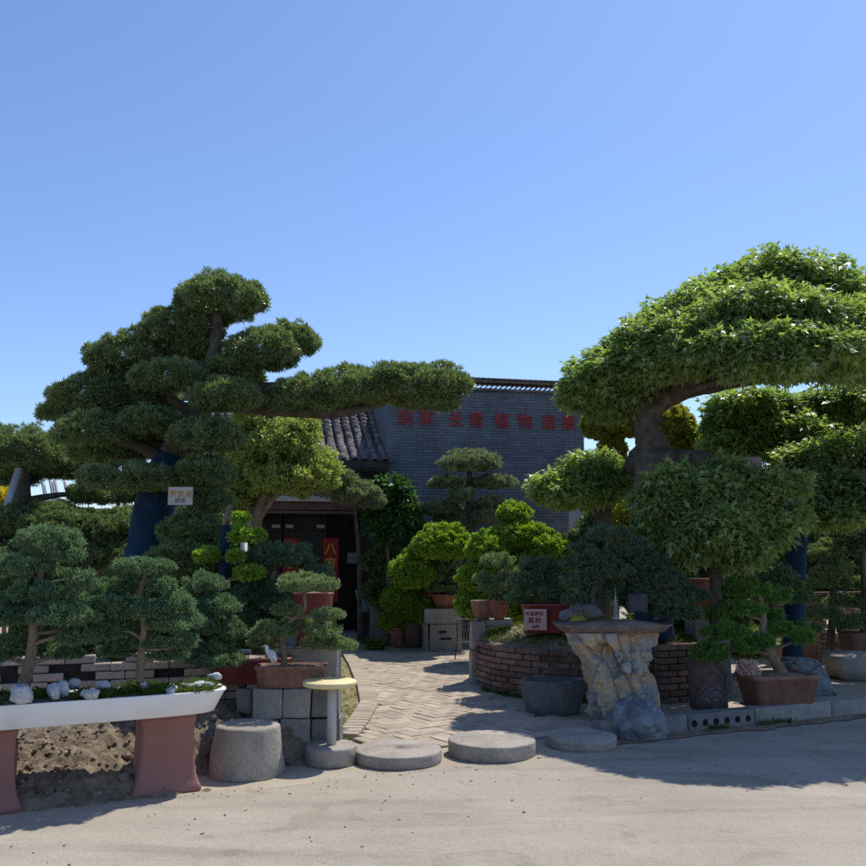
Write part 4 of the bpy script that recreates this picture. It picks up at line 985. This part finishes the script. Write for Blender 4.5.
# ================================================================== TREES
def g0(px, D): q = P(px, 600, D); return (q.x, q.y, 0)
LD = 9.6
tree('podocarpus_tree', 'tall cloud pruned podocarpus with a long right arm and blue wrapped trunk', 'tree', g0(150, LD),
     [(146, 700, LD, .36), (146, 600, LD, .33), (150, 545, LD, .225), (158, 495, LD, .205), (174, 455, LD, .18), (193, 420, LD, .15), (210, 385, LD, .14), (215, 345, LD, .075), (217, 305, LD, .05), (219, 285, LD, .03)],
     [(220, 293, 49, 26, 0, .46), (181, 324, 44, 22, .15, .42), (131, 352, 48, 25, .25, .42), (262, 347, 40, 23, -.15, .4), (292, 337, 29, 21, .25, .35), (170, 374, 40, 18, -.35, .4),
      (96, 394, 51, 26, .25, .45), (150, 398, 34, 19, .4, .4), (226, 393, 38, 20, -.45, .4), (95, 428, 40, 20, -.35, .45), (150, 420, 36, 18, -.3, .4), (206, 432, 38, 22, -.55, .42),
      (131, 475, 55, 16, -.65, .42), (205, 470, 30, 18, -.5, .42), (205, 316, 27, 13, .25, .3), (192, 348, 28, 13, .3, .3), (118, 374, 32, 13, .4, .35), (74, 411, 36, 13, .3, .35), (168, 447, 36, 13, .35, .35), (228, 366, 26, 11, -.2, .25), (240, 370, 26, 18, .35, .35), (110, 450, 40, 15, .3, .4), (200, 345, 22, 14, .2, .3),
      (306, 393, 42, 22, -.1, .42), (350, 385, 50, 24, -.15, .5), (400, 380, 52, 23, -.1, .5), (437, 380, 37, 21, -.05, .42), (428, 397, 36, 12, .05, .35)],
     'needle', M['needle'], M['bark_dark'], seed=3, D=LD, wrap=(0, 5, 1.06), hs=.85, flat=.48, edge=7,
     trunk_extra=[[(212, 400, LD, .09), (250, 407, LD - .05, .075), (300, 412, LD - .1, .065), (345, 412, LD - .1, .055), (400, 398, LD, .035), (440, 390, LD, .02)]])
tree('podocarpus_tree', 'dark cloud pruned podocarpus at the left edge with bare low trunk', 'tree', g0(20, 11.2),
     [(20, 700, 11.2, .16), (22, 560, 11.2, .14), (22, 490, 11.2, .10), (24, 455, 11.2, .06)],
     [(22, 449, 58, 25, 0, .6), (-45, 452, 50, 26, .2), (105, 491, 38, 13, .4, .4), (62, 466, 40, 13, .5), (10, 476, 34, 9, .3), (40, 520, 75, 20, 0, .6), (115, 528, 60, 22, .1, .5), (-20, 545, 60, 24, 0), (60, 556, 70, 20, -.2), (150, 556, 50, 20, -.2)],
     'needle', M['needle'], M['bark_dark'], seed=5, D=11.2, flat=.7)
tree('podocarpus_tree', 'shaded podocarpus shrub filling the space below the blue wrapped trunk', 'tree', g0(190, 9.0),
     [(192, 690, 9.0, .07), (190, 600, 9.0, .06), (192, 540, 9.0, .04)],
     [(192, 530, 34, 20, 0), (208, 500, 26, 14, .1), (185, 558, 44, 18, -.2), (215, 575, 40, 18, 0), (150, 575, 45, 18, .1), (120, 600, 60, 22, .1), (60, 605, 60, 22, .2), (0, 600, 50, 25, .2), (190, 610, 50, 22, .2), (235, 640, 40, 20, 0), (150, 640, 60, 20, .3), (50, 642, 60, 18, .3)],
     'needle', M['needle'], M['bark_dark'], seed=6, D=9.0, flat=.8)
tree('osmanthus_tree', 'loose yellow green osmanthus tree left of the tiled roof', 'tree', g0(256, 13),
     [(256, 650, 13, .10), (255, 560, 13, .09), (258, 515, 13, .08), (268, 480, 13, .06), (280, 440, 13, .03)],
     [(285, 440, 36, 32, 0, .5), (310, 465, 30, 26, .1, .45), (258, 470, 34, 30, .2, .5), (288, 477, 40, 20, -.1, .5), (262, 412, 32, 28, .4, .5), (240, 495, 28, 22, .2, .4), (318, 474, 22, 16, .3), (245, 440, 30, 30, .4), (300, 425, 20, 18, .1)],
     'small', M['osmanthus'], M['bark_tan'], seed=7, D=13, flat=.9, edge=9, el=.42, dens=.55, pad_name='crown_clump',
     trunk_extra=[[(256, 525, 13, .05), (268, 505, 13, .045), (292, 475, 12.95, .03), (315, 455, 13, .012)], [(256, 525, 13, .05), (245, 500, 13.05, .04), (240, 470, 13.1, .02)]])
tree('grey_podocarpus', 'drooping grey green podocarpus pad above the entrance porch', 'tree', g0(372, 15),
     [(360, 640, 15.6, .05), (359, 560, 15.4, .04), (355, 510, 15.1, .03), (352, 492, 15, .02)],
     [(335, 483, 26, 16, 0), (355, 492, 28, 13, 0), (372, 500, 16, 9, 0), (312, 432, 11, 12, .2), (322, 470, 18, 14, .2)], 'needle_fine', M['needle_grey'], M['bark_dark'], seed=8, D=15, flat=.8, size=1.15)
tree('umbrella_shrub', 'broad leaved shrub on thin stems against the grey brick wall', 'shrub', g0(388, 15.6),
     [(388, 640, 15.6, .04), (388, 560, 15.6, .035), (388, 510, 15.6, .02)], [(392, 492, 20, 18, 0), (400, 512, 20, 18, -.1), (380, 510, 18, 18, .1), (390, 528, 24, 16, 0), (412, 530, 14, 10, -.1)],
     'broad', M['broad'], M['bark_tan'], seed=9, D=15.6, flat=1, dens=1.3, pad_name='leaf_cluster', trunk_extra=[[(392, 640, 15.6, .03), (400, 570, 15.6, .025), (403, 520, 15.5, .015)]])
# ----- middle group
tree('podocarpus_tree', 'slim cloud pruned tree with an umbrella top before the brick wall', 'tree', g0(469, 15.75),
     [(469, 640, 15.75, .085), (469, 560, 15.75, .08), (470, 500, 15.75, .06), (469, 465, 15.75, .04)],
     [(469, 459, 33, 12, -.1, .42), (448, 481, 20, 6.5, 0, .35), (494, 481, 25, 7, 0, .35), (461, 494, 15, 9, -.2, .3), (440, 507, 26, 7, .1, .35), (490, 503, 20, 8, .1, .35), (487, 515, 14, 7, -.1, .3), (455, 520, 26, 7, .2, .35), (505, 535, 22, 8, .2)],
     'needle_fine', M['needle_grey'], M['bark_dark'], seed=12, D=15.75, flat=.45, size=1.05)
tree('clipped_bush', 'smooth golden green dome bush behind the orange bowl', 'bush', g0(441, 15.25),
     [(441, 650, 15.25, .05), (441, 560, 15.25, .04)], [(441, 541, 33, 19, -.75, .42), (412, 569, 23, 20, -.6, .36), (405, 595, 26, 16, .1, .36), (440, 575, 30, 16, .2), (425, 605, 34, 18, .2), (398, 618, 20, 14, .2)],
     'box', M['boxleaf'], M['bark_dark'], seed=13, D=15.25, flat=.6, edge=8, dens=1.1, pad_name='dome')
tree('clipped_bush', 'large stepped golden green bush of several domes below the wall', 'bush', g0(515, 13.2),
     [(515, 660, 13.2, .07), (515, 560, 13.2, .06), (515, 520, 13.2, .04)], [(515, 512, 18, 12, .1, .3), (520, 535, 34, 18, 0, .45), (490, 548, 26, 18, -.1, .4), (548, 547, 24, 18, -.2, .38), (478, 575, 22, 20, -.1, .36), (515, 570, 44, 22, -.1, .5), (556, 572, 20, 18, -.1), (500, 600, 48, 20, 0)],
     'box', M['boxleaf'], M['bark_dark'], seed=14, D=13.2, flat=.7, edge=9, dens=1.0, pad_name='dome', el=.45)
def bonsai(lab, px, D, trunk, pads, kind='juniper', lm='juniper', seed=1, bark='bark_tan', base_z=0, name='juniper_bonsai', **kw):
    b = P(trunk[0][0], trunk[0][1], D + (trunk[0][2] if len(trunk[0]) > 3 else 0))
    tr = [(a, b_, D, r) for a, b_, r in trunk]; kw.setdefault('hs', .80); kw.setdefault('flat', .40)
    return tree(name, lab, 'bonsai', (b.x, b.y, b.z), tr, pads, kind, M[lm], M[bark], seed=seed, D=D, **kw)
bonsai('small pale juniper bonsai in the round orange bowl', 446, 14.95, [(444, 597, .03), (447, 585, .025), (443, 570, .02)], [(443, 563, 20, 9, 0, .3), (430, 576, 17, 7, -.05, .25), (455, 576, 16, 7, .05, .25), (444, 586, 22, 6, 0, .25)], 'juniper_far', 'juniper_pale', 31)
bonsai('pale rounded juniper bonsai growing from the two clay bowls', 495, 11.25, [(488, 604, .03), (493, 590, .025), (500, 570, .02)], [(497, 559, 18, 9, 0), (512, 572, 12, 9, .05), (484, 577, 12, 7, 0), (500, 585, 22, 9, -.05), (508, 596, 14, 5, 0)], 'juniper_far', 'juniper_pale', 32)
bonsai('dark spreading juniper bonsai in the maroon pot behind the pink sign', 543, 10.4, [(545, 608, .04), (543, 595, .035), (540, 575, .03), (540, 560, .02)], [(540, 563, 24, 10, 0), (526, 577, 20, 9, -.1), (556, 577, 22, 10, 0), (542, 590, 28, 9, -.1), (520, 596, 14, 7, 0), (562, 595, 16, 7, 0)], 'juniper_far', 'juniper', 33)
tree('potted_shrub', 'dark leafy shrub in shade around the tall narrow orange pot', 'shrub', g0(385, 15.7), [(388, 645, 15.7, .03), (390, 600, 15.7, .025)], [(385, 562, 22, 14, .2), (380, 590, 16, 16, .1), (400, 605, 20, 18, 0), (412, 600, 20, 20, .1), (408, 625, 18, 12, -.1)], 'shrub', M['shrub'], M['bark_dark'], seed=34, D=15.7, flat=.9, dens=1.3, pad_name='leaf_clump')
fp = P(376, 636, 15.0); o = blades('fern', [(fp.x + random.uniform(-.05, .05), fp.y, .0) for _ in range(10)], M['grass'], 160, .34, .04, 5, lean=.9, wd=.022, org=(fp.x, fp.y, 0)); tag(o, 'pale arching fern at the edge of the path by the door', 'plant')
# ----- trough trees
TDp = 5.95
bonsai('leftmost juniper of the long white tray, on a leaning tan trunk', 30, TDp, [(22, 690, .045), (28, 668, .038), (33, 640, .032), (34, 605, .028), (42, 570, .022), (50, 540, .014)],
       [(50, 536, 33, 15, 0, .2), (70, 553, 15, 10, -.05), (24, 562, 32, 14, 0, .2), (-10, 555, 22, 14, .1), (83, 577, 18, 12, -.05), (44, 590, 40, 15, .05, .22), (102, 601, 22, 11, .05), (10, 612, 34, 15, 0, .2), (62, 612, 36, 13, -.08, .2), (78, 634, 24, 12, 0), (25, 640, 30, 11, .12), (0, 585, 28, 14, .1), (60, 650, 26, 10, .15), (-5, 652, 26, 11, .12), (92, 622, 24, 12, .12), (55, 575, 26, 14, .15), (20, 600, 36, 16, .2)], 'juniper', 'juniper', 41)
bonsai('middle juniper of the long white tray, with an open crown', 142, TDp + .2, [(140, 682, .030), (141, 655, .025), (144, 625, .022), (140, 595, .018), (148, 568, .012)],
       [(144, 564, 29, 10, 0, .18), (163, 582, 15, 10, -.04), (124, 583, 17, 11, .05), (177, 599, 18, 11, 0), (122, 606, 30, 14, .05, .2), (150, 608, 26, 12, 0, .18), (170, 622, 22, 9, -.05), (112, 629, 20, 12, 0), (150, 641, 20, 9, .05), (182, 640, 16, 9, .1), (118, 648, 22, 10, .14), (168, 652, 22, 9, .14), (140, 622, 30, 14, .15), (188, 617, 18, 12, .1), (110, 590, 20, 14, .18)], 'juniper', 'juniper', 42)
bonsai('dense layered juniper in the dark maroon pot right of the long tray', 205, 7.5, [(212, 662, .035), (208, 640, .03), (205, 600, .025), (205, 580, .015)],
       [(205, 581, 22, 12, 0, .2), (188, 600, 26, 13, 0), (214, 604, 28, 14, -.08), (196, 622, 34, 14, -.08, .25), (224, 628, 24, 13, 0), (198, 643, 34, 13, -.05, .25), (216, 655, 30, 12, -.1, .22)], 'juniper', 'juniper', 43)
bonsai('small windswept juniper in the clay tray beside the white bird', 285, BD + .14, [(284, 668, .028), (284, 650, .026), (282, 636, .024), (289, 622, .022), (304, 610, .018), (304, 592, .012)],
       [(309, 582, 31, 11, 0, .2), (287, 608, 16, 9, -.02), (328, 612, 18, 7, 0), (324, 628, 19, 11, -.05, .14), (273, 628, 24, 12, 0, .16), (297, 620, 16, 9, .08), (340, 643, 18, 8, 0), (320, 641, 22, 8, .04), (262, 641, 16, 8, .05), (300, 579, 22, 10, .08)], 'juniper', 'juniper_pale', 44)
bonsai('big dark juniper with grey lit top pads behind the concrete bench', 275, 8.7, [(272, 690, .06), (270, 640, .05), (265, 600, .04), (275, 570, .03)],
       [(279, 554, 36, 15, 0, .3), (316, 569, 19, 11, 0), (250, 562, 22, 13, .1), (256, 588, 26, 18, 0, .28), (280, 595, 30, 18, .05, .28), (250, 612, 26, 14, 0), (285, 612, 22, 14, .1), (262, 632, 26, 12, 0)], 'juniper', 'juniper_dark', 45, size=1.3)
tree('privet_tree', 'small clipped tree with sunlit golden pads and blue wrapped stem', 'tree', g0(223, 8.6), [(223, 690, 8.6, .045), (223, 600, 8.6, .045), (224, 560, 8.6, .045), (226, 525, 8.6, .04), (230, 505, 8.6, .015)],
     [(248, 534, 18, 7, 0, .17), (207, 554, 12, 7, -.02, .12), (249, 572, 17, 8, 0, .16), (240, 517, 9, 5, 0), (235, 555, 8, 5, -.1)], 'box', M['boxleaf'], M['bark_tan'], seed=46, D=8.4, wrap=(0, 4, 1.12), flat=.5, dens=1.2, size=.8)
tree('flowering_shrub', 'yellow flowering shrub at the far left edge', 'shrub', g0(4, 15), [(4, 640, 15, .04), (4, 520, 15, .03)], [(4, 494, 16, 7, 0, .4, M['flower_yellow']), (4, 508, 18, 10, .1), (-10, 520, 30, 20, .1)], 'small', M['osmanthus'], M['bark_tan'], seed=47, D=15, pad_name='flower_clump')
# ----- right: maples
MD = 10.1
tree('maple_tree', 'great trident maple with a swollen crooked trunk and wide overhanging crown', 'tree', g0(652, MD),
     [(655, 640, MD, .20), (652, 560, MD, .20), (651, 500, MD, .20), (653, 470, MD, .22), (655, 452, MD, .215), (650, 432, MD, .165), (649, 416, MD, .14), (661, 400, MD, .132), (690, 387, MD, .13), (718, 374, MD, .135), (738, 355, MD, .12), (748, 325, MD, .11), (752, 295, MD, .05)],
     [(760, 288, 60, 36, .35, 1.0), (708, 312, 52, 36, .1, .9), (815, 300, 60, 38, .4, 1.0), (870, 315, 56, 42, .5, 1.0), (930, 350, 60, 46, .3, .9),
      (668, 332, 44, 34, .2, .8), (640, 352, 46, 34, 0, .8), (608, 372, 40, 29, 0, .7), (584, 388, 30, 18, .1, .5), (612, 400, 32, 20, .2, .5), (632, 385, 34, 24, .3, .6),
      (735, 315, 58, 32, -.7, .75), (790, 320, 60, 34, -.8, .8), (850, 332, 60, 34, -.6, .8), (690, 338, 50, 28, -.6, .7), (650, 362, 40, 24, -.5, .55),
      *[(px_, py_, random.Random(px_).uniform(20, 32), random.Random(py_).uniform(13, 20), d_, .38) for px_, py_, d_ in ((682, 318, -.25), (722, 292, -.1), (748, 303, -.45), (788, 285, -.1), (776, 322, -1.1), (812, 326, -.6), (838, 300, -.15), (664, 345, -.55), (705, 332, -.95), (742, 335, -1.25), (800, 340, -1.45), (846, 344, -1.2), (628, 358, -.3), (598, 380, -.15), (690, 356, -1.0), (742, 360, -1.5), (786, 362, -1.6), (836, 366, -1.3), (640, 376, -.2), (870, 340, -.5))],
      (765, 345, 56, 22, -1.4, .6), (820, 352, 58, 24, -1.3, .65), (712, 350, 44, 20, -1.2, .55), (880, 354, 56, 24, -.9, .7), (760, 335, 70, 32, .8, .7), (800, 362, 50, 14, .1, .6)],
     'maple', M['maple'], M['bark'], seed=51, D=MD, wrap=(0, 3, 1.06), flat=.62, edge=7, el=.46, dens=1.0, pad_name='crown_clump', twist=.30,
     trunk_extra=[[(654, 440, MD, .17), (640, 458, MD + .2, .14), (628, 472, MD + .5, .09), (618, 486, MD + .9, .04)], [(655, 466, MD - .05, .15), (680, 456, MD - .3, .08), (710, 462, MD - .7, .08), (735, 475, MD - 1.0, .05)], [(652, 425, MD, .16), (645, 410, MD, .13), (630, 395, MD, .09), (612, 382, MD, .05)], [(690, 388, MD, .1), (720, 385, MD, .08), (780, 355, MD, .06), (850, 330, MD, .04)]])
tree('maple_tree', 'low drooping maple with large dark leaves in front of the great maple', 'tree', g0(715, 9.0),
     [(716, 640, 9.0, .07), (716, 560, 9.0, .07), (714, 520, 9.0, .06), (712, 490, 9.0, .03)],
     [(700, 488, 46, 26, 0, .55), (745, 492, 46, 28, .1, .55), (672, 510, 38, 28, 0, .45), (712, 520, 50, 28, -.3, .5), (755, 525, 36, 28, -.1, .45), (690, 535, 44, 20, -.25, .4), (735, 545, 40, 18, -.25, .4), (660, 530, 24, 22, .1), (655, 494, 26, 16, .2, .4), (782, 486, 30, 18, .2, .45), (786, 516, 24, 18, .1, .4), (668, 478, 22, 13, -.1, .35), (725, 470, 26, 13, .2, .4), (690, 552, 22, 11, -.3, .3), (742, 556, 20, 10, -.25, .3)],
     'maple', M['maple'], M['bark'], seed=52, D=9.0, flat=.9, edge=7, el=.46, dens=1.1, pad_name='crown_clump')
tree('maple_tree', 'small round headed maple with pale top leaves on a thick dark trunk', 'tree', g0(603, 10.9),
     [(602, 640, 10.9, .11), (602, 560, 10.9, .11), (603, 510, 10.9, .11), (600, 490, 10.9, .08), (592, 475, 10.9, .04)],
     [(585, 474, 34, 24, 0, .5), (555, 484, 28, 18, 0, .4), (615, 480, 28, 22, 0, .45), (580, 492, 44, 16, -.2, .45), (600, 462, 26, 14, .1)], 'maple', M['maple_young'], M['bark_dark'], seed=53, D=10.9, flat=.75, edge=7, dens=1.2, pad_name='crown_clump', size=.9)
tree('maple_tree', 'dense maple at the right edge on a blue wrapped trunk', 'tree', g0(796, 11.9),
     [(792, 660, 11.9, .12), (795, 600, 11.9, .12), (797, 545, 11.9, .12), (805, 500, 11.9, .10), (820, 450, 11.9, .06)],
     [(838, 406, 48, 26, .4, .7), (885, 406, 46, 34, .3, .7), (800, 412, 26, 18, .4, .4), (915, 395, 40, 30, .4, .6), (808, 436, 36, 26, 0, .55), (848, 450, 46, 26, -.6, .6), (800, 462, 34, 22, -.6, .5), (885, 462, 42, 28, -.7, .6), (830, 484, 44, 22, -1.0, .55), (792, 496, 30, 20, -.9, .45),
      (868, 502, 44, 24, -1.2, .6), (825, 514, 38, 16, -1.3, .5), (910, 450, 40, 40, .3)],
     'maple', M['maple'], M['bark'], seed=54, D=11.9, wrap=(0, 4, 1.08), flat=.8, edge=7, el=.46, dens=1.05, pad_name='crown_clump')
tree('maple_tree', 'light green maple seen between the great crown and the hidden sign', 'tree', g0(745, 12.2),
     [(746, 640, 12.2, .10), (746, 500, 12.2, .09), (744, 440, 12.2, .06), (742, 415, 12.2, .03)],
     [(744, 405, 42, 22, 0, .55), (728, 424, 28, 24, 0, .45), (755, 428, 36, 26, -.1, .5), (735, 445, 40, 18, -.1, .45), (775, 405, 28, 20, .1)], 'maple', M['maple_young'], M['bark_dark'], seed=55, D=12.2, flat=.8, edge=7, dens=1.0, pad_name='crown_clump')
tree('clipped_tree', 'golden green topiary ball left of the crooked maple trunk', 'tree', g0(615, 14), [(615, 640, 14, .07), (615, 450, 14, .06), (615, 420, 14, .03)], [(616, 421, 26, 20, 0, .42), (596, 424, 16, 16, .1, .3), (612, 448, 16, 14, .1)], 'box', M['topiary'], M['bark_dark'], seed=56, D=14, flat=.8, dens=1.0, pad_name='dome', edge=8)
tree('clipped_tree', 'golden green topiary column right of the crooked maple trunk', 'tree', g0(682, 13.6), [(682, 640, 13.6, .07), (682, 500, 13.6, .06), (682, 440, 13.6, .03)], [(675, 427, 21, 26, 0, .35), (684, 452, 26, 26, 0, .38), (704, 462, 16, 20, .1, .3), (690, 495, 28, 28, .2, .4)], 'box', M['topiary'], M['bark_dark'], seed=57, D=13.6, flat=.9, dens=1.0, pad_name='dome', edge=8)
tree('hedge_shrub', 'tall light green shrub lit from behind below the great maple', 'shrub', g0(635, 13), [(635, 660, 13, .05), (635, 520, 13, .04)], [(632, 515, 22, 30, 0, .4), (640, 555, 26, 28, 0, .4), (625, 580, 26, 24, 0, .4), (668, 560, 24, 28, .2)], 'small', M['topiary'], M['bark_dark'], seed=58, D=13, flat=.9, pad_name='leaf_clump')
bonsai('dark layered juniper forest in the shallow tray on the ochre rock', 620, RD + .3, [(590, 620, .03), (592, 600, .028), (600, 570, .025), (608, 540, .018)],
       [(608, 532, 24, 10, .05), (625, 548, 28, 9, .1), (594, 556, 22, 10, 0), (610, 568, 26, 11, 0), (583, 578, 24, 11, .05), (576, 597, 16, 9, 0), (598, 592, 22, 9, .1), (640, 572, 22, 10, .15), (588, 545, 20, 9, .2), (620, 590, 24, 11, .25), (632, 560, 24, 10, .2), (600, 580, 30, 12, .22), (576, 562, 18, 9, .15)], 'juniper', 'juniper_dark', 61, bark='bark_dark', size=1.15)
bonsai('second dark juniper at the right end of the shallow tray', 660, RD + .35, [(655, 620, .025), (658, 600, .022), (657, 570, .018)],
       [(656, 560, 24, 11, 0), (668, 578, 22, 11, 0), (645, 590, 18, 9, .05), (672, 597, 26, 11, 0), (684, 612, 22, 9, 0), (655, 610, 18, 7, .05), (650, 575, 24, 12, .2), (676, 560, 22, 10, .2), (690, 592, 22, 11, .15), (640, 600, 22, 10, .2), (664, 602, 26, 11, .2)], 'juniper', 'juniper_dark', 62, bark='bark_dark', size=1.15)
bonsai('bright green pine bonsai with a leaning bare trunk in the big clay pot', 760, 8.95, [(782, 674, .062), (772, 655, .05), (764, 638, .042), (763, 612, .03), (757, 590, .022), (748, 568, .012)],
       [(744, 563, 22, 10, 0), (745, 586, 26, 11, 0), (773, 594, 18, 10, .1), (741, 607, 25, 9, -.05), (771, 613, 12, 9, .1), (726, 630, 24, 10, -.1), (780, 627, 15, 10, 0), (709, 650, 20, 12, -.1), (746, 645, 14, 9, -.1), (764, 640, 10, 8, -.08), (803, 634, 13, 12, .05), (715, 612, 16, 9, .1)], 'pine', 'pine', 63, bark='bark_tan', name='pine_bonsai')
q = P(751, 666, 8.8); o = foliage('azalea', [((q.x, q.y, q.z - .02), (.09, .05, .04, .04)), ((q.x - .07, q.y, q.z - .01), (.045, .045, .04, .045))], 'small', M['flower_pink'], seed=64, dens=1.6, org=(q.x, q.y, q.z - .1), size=.5); tag(o, 'pink and white azalea flowers at the left of the big clay pot', 'flowers')
# ----- background plants on the right
for i, (lab, px, D, pads, lm, kd_) in enumerate([
    ('pale tiered juniper bonsai right of the blue wrapped trunk', 830, 12.9, [(822, 552, 20, 8, 0), (845, 540, 26, 8, 0), (835, 568, 28, 8, -.1), (815, 580, 22, 7, 0), (858, 582, 24, 7, 0), (820, 612, 22, 6, -.2), (850, 600, 26, 7, 0)], 'juniper_pale', 'juniper_far'),
    ('low grey green juniper bonsai left of the blue wrapped trunk', 770, 11.5, [(770, 572, 24, 8, 0), (785, 582, 22, 8, -.1), (760, 590, 20, 8, 0), (795, 595, 22, 7, 0), (806, 626, 16, 6, 0)], 'juniper', 'juniper_far'),
    ('shaded cloud pruned tree at the right edge behind the stone block', 862, 12.6, [(860, 512, 30, 9, 0), (850, 530, 24, 9, 0), (878, 545, 30, 10, 0), (858, 620, 26, 9, -.3), (880, 600, 26, 10, 0)], 'juniper', 'juniper_far')]):
    tree('garden_tree', lab, 'tree', g0(px, D), [(px, 650, D, .06), (px + 3, 600, D, .05), (px - 2, pads[0][1] + 4, D, .03)], pads, kd_, M[lm], M['bark_dark'], seed=70 + i, D=D, flat=.5)
bgl = [('dark evergreen shrub mass behind the left podocarpus', 60, 14, [(20, 530, 60, 26, 0), (90, 545, 60, 30, 0), (150, 530, 50, 34, 0), (210, 550, 50, 40, 0), (60, 580, 80, 30, -.2), (170, 590, 70, 30, -.2)], 'shrub'),
       ('dark evergreen shrub left of the porch post', 235, 12, [(235, 560, 30, 36, 0), (205, 590, 40, 30, 0), (255, 600, 26, 30, -.2)], 'shrub'),
       ('tall dark shrub beside the brick building behind the small maple', 640, 16, [(625, 480, 26, 22, 0), (650, 520, 40, 34, 0), (600, 540, 30, 30, -.2), (690, 540, 50, 34, 0), (650, 580, 60, 28, -.2)], 'shrub'),
       ('broad dark shrub under the light green maple', 760, 15, [(735, 500, 40, 26, 0), (790, 510, 50, 30, 0), (740, 550, 60, 30, -.2), (810, 560, 60, 30, -.2), (770, 600, 70, 24, -.3)], 'shrub'),
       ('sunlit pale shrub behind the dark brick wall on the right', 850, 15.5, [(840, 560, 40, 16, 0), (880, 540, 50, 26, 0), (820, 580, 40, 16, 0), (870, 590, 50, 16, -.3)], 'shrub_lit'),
       ('tall evergreen crown at the right edge of the yard', 900, 16, [(870, 420, 50, 30, 0), (830, 470, 60, 40, 0), (900, 490, 60, 40, 0), (790, 440, 40, 24, .3)], 'shrub'),
       ('shaded shrub between the round planter and the stone pier', 680, 11.6, [(672, 585, 26, 18, 0), (690, 625, 26, 18, 0), (655, 620, 30, 18, .2), (725, 600, 26, 20, .3), (740, 640, 34, 16, .4)], 'shrub')]
for i, (lab, px, D, pads, lm) in enumerate(bgl):
    tree('evergreen_shrub', lab, 'shrub', g0(px, D), [(px, 650, D, .08), (px, 580, D, .06), (px, pads[0][1], D, .03)], pads, 'shrub', M[lm], M['bark_dark'], seed=80 + i, D=D, flat=.9, el=.5, pad_name='leaf_clump', dens=1.1)

# ------------------------------------------------------------------ loose pebbles and litter
mb = MB(); rg = random.Random(12)
for k in range(420):
    i = rg.uniform(-30, 50); q = e0 + ru * (i * .15) + rn * (abs(rg.gauss(0, .16)) - .06 if rg.random() < .75 else rg.uniform(0, 1.6)); r = rg.uniform(.002, .007) * (1.8 if rg.random() < .05 else 1)
    b_ = bmesh.new(); bmesh.ops.create_icosphere(b_, subdivisions=1, radius=r)
    for v in b_.verts: v.co = Vector((v.co.x * rg.uniform(.8, 1.4), v.co.y, v.co.z * .6)) + Vector((q.x, q.y, .006 + r * .3))
    mb._put(b_)
o = mb.build('gravel', M['concrete'], label='loose pebbles along the edge of the road', kind='stuff')
mb = MB()
for k in range(60):
    i = rg.uniform(-28, 45); q = e0 + ru * (i * .15) + rn * rg.uniform(-.15, 1.8)
    mb.box((q.x, q.y, .009), (rg.uniform(.012, .03), rg.uniform(.007, .013), .002), rg.uniform(0, 6), 0, rx=rg.uniform(-.2, .2), ry=rg.uniform(-.2, .2))
o = mb.build('leaf_litter', M['bark_tan'], label='dry fallen leaves scattered on the road', kind='stuff')
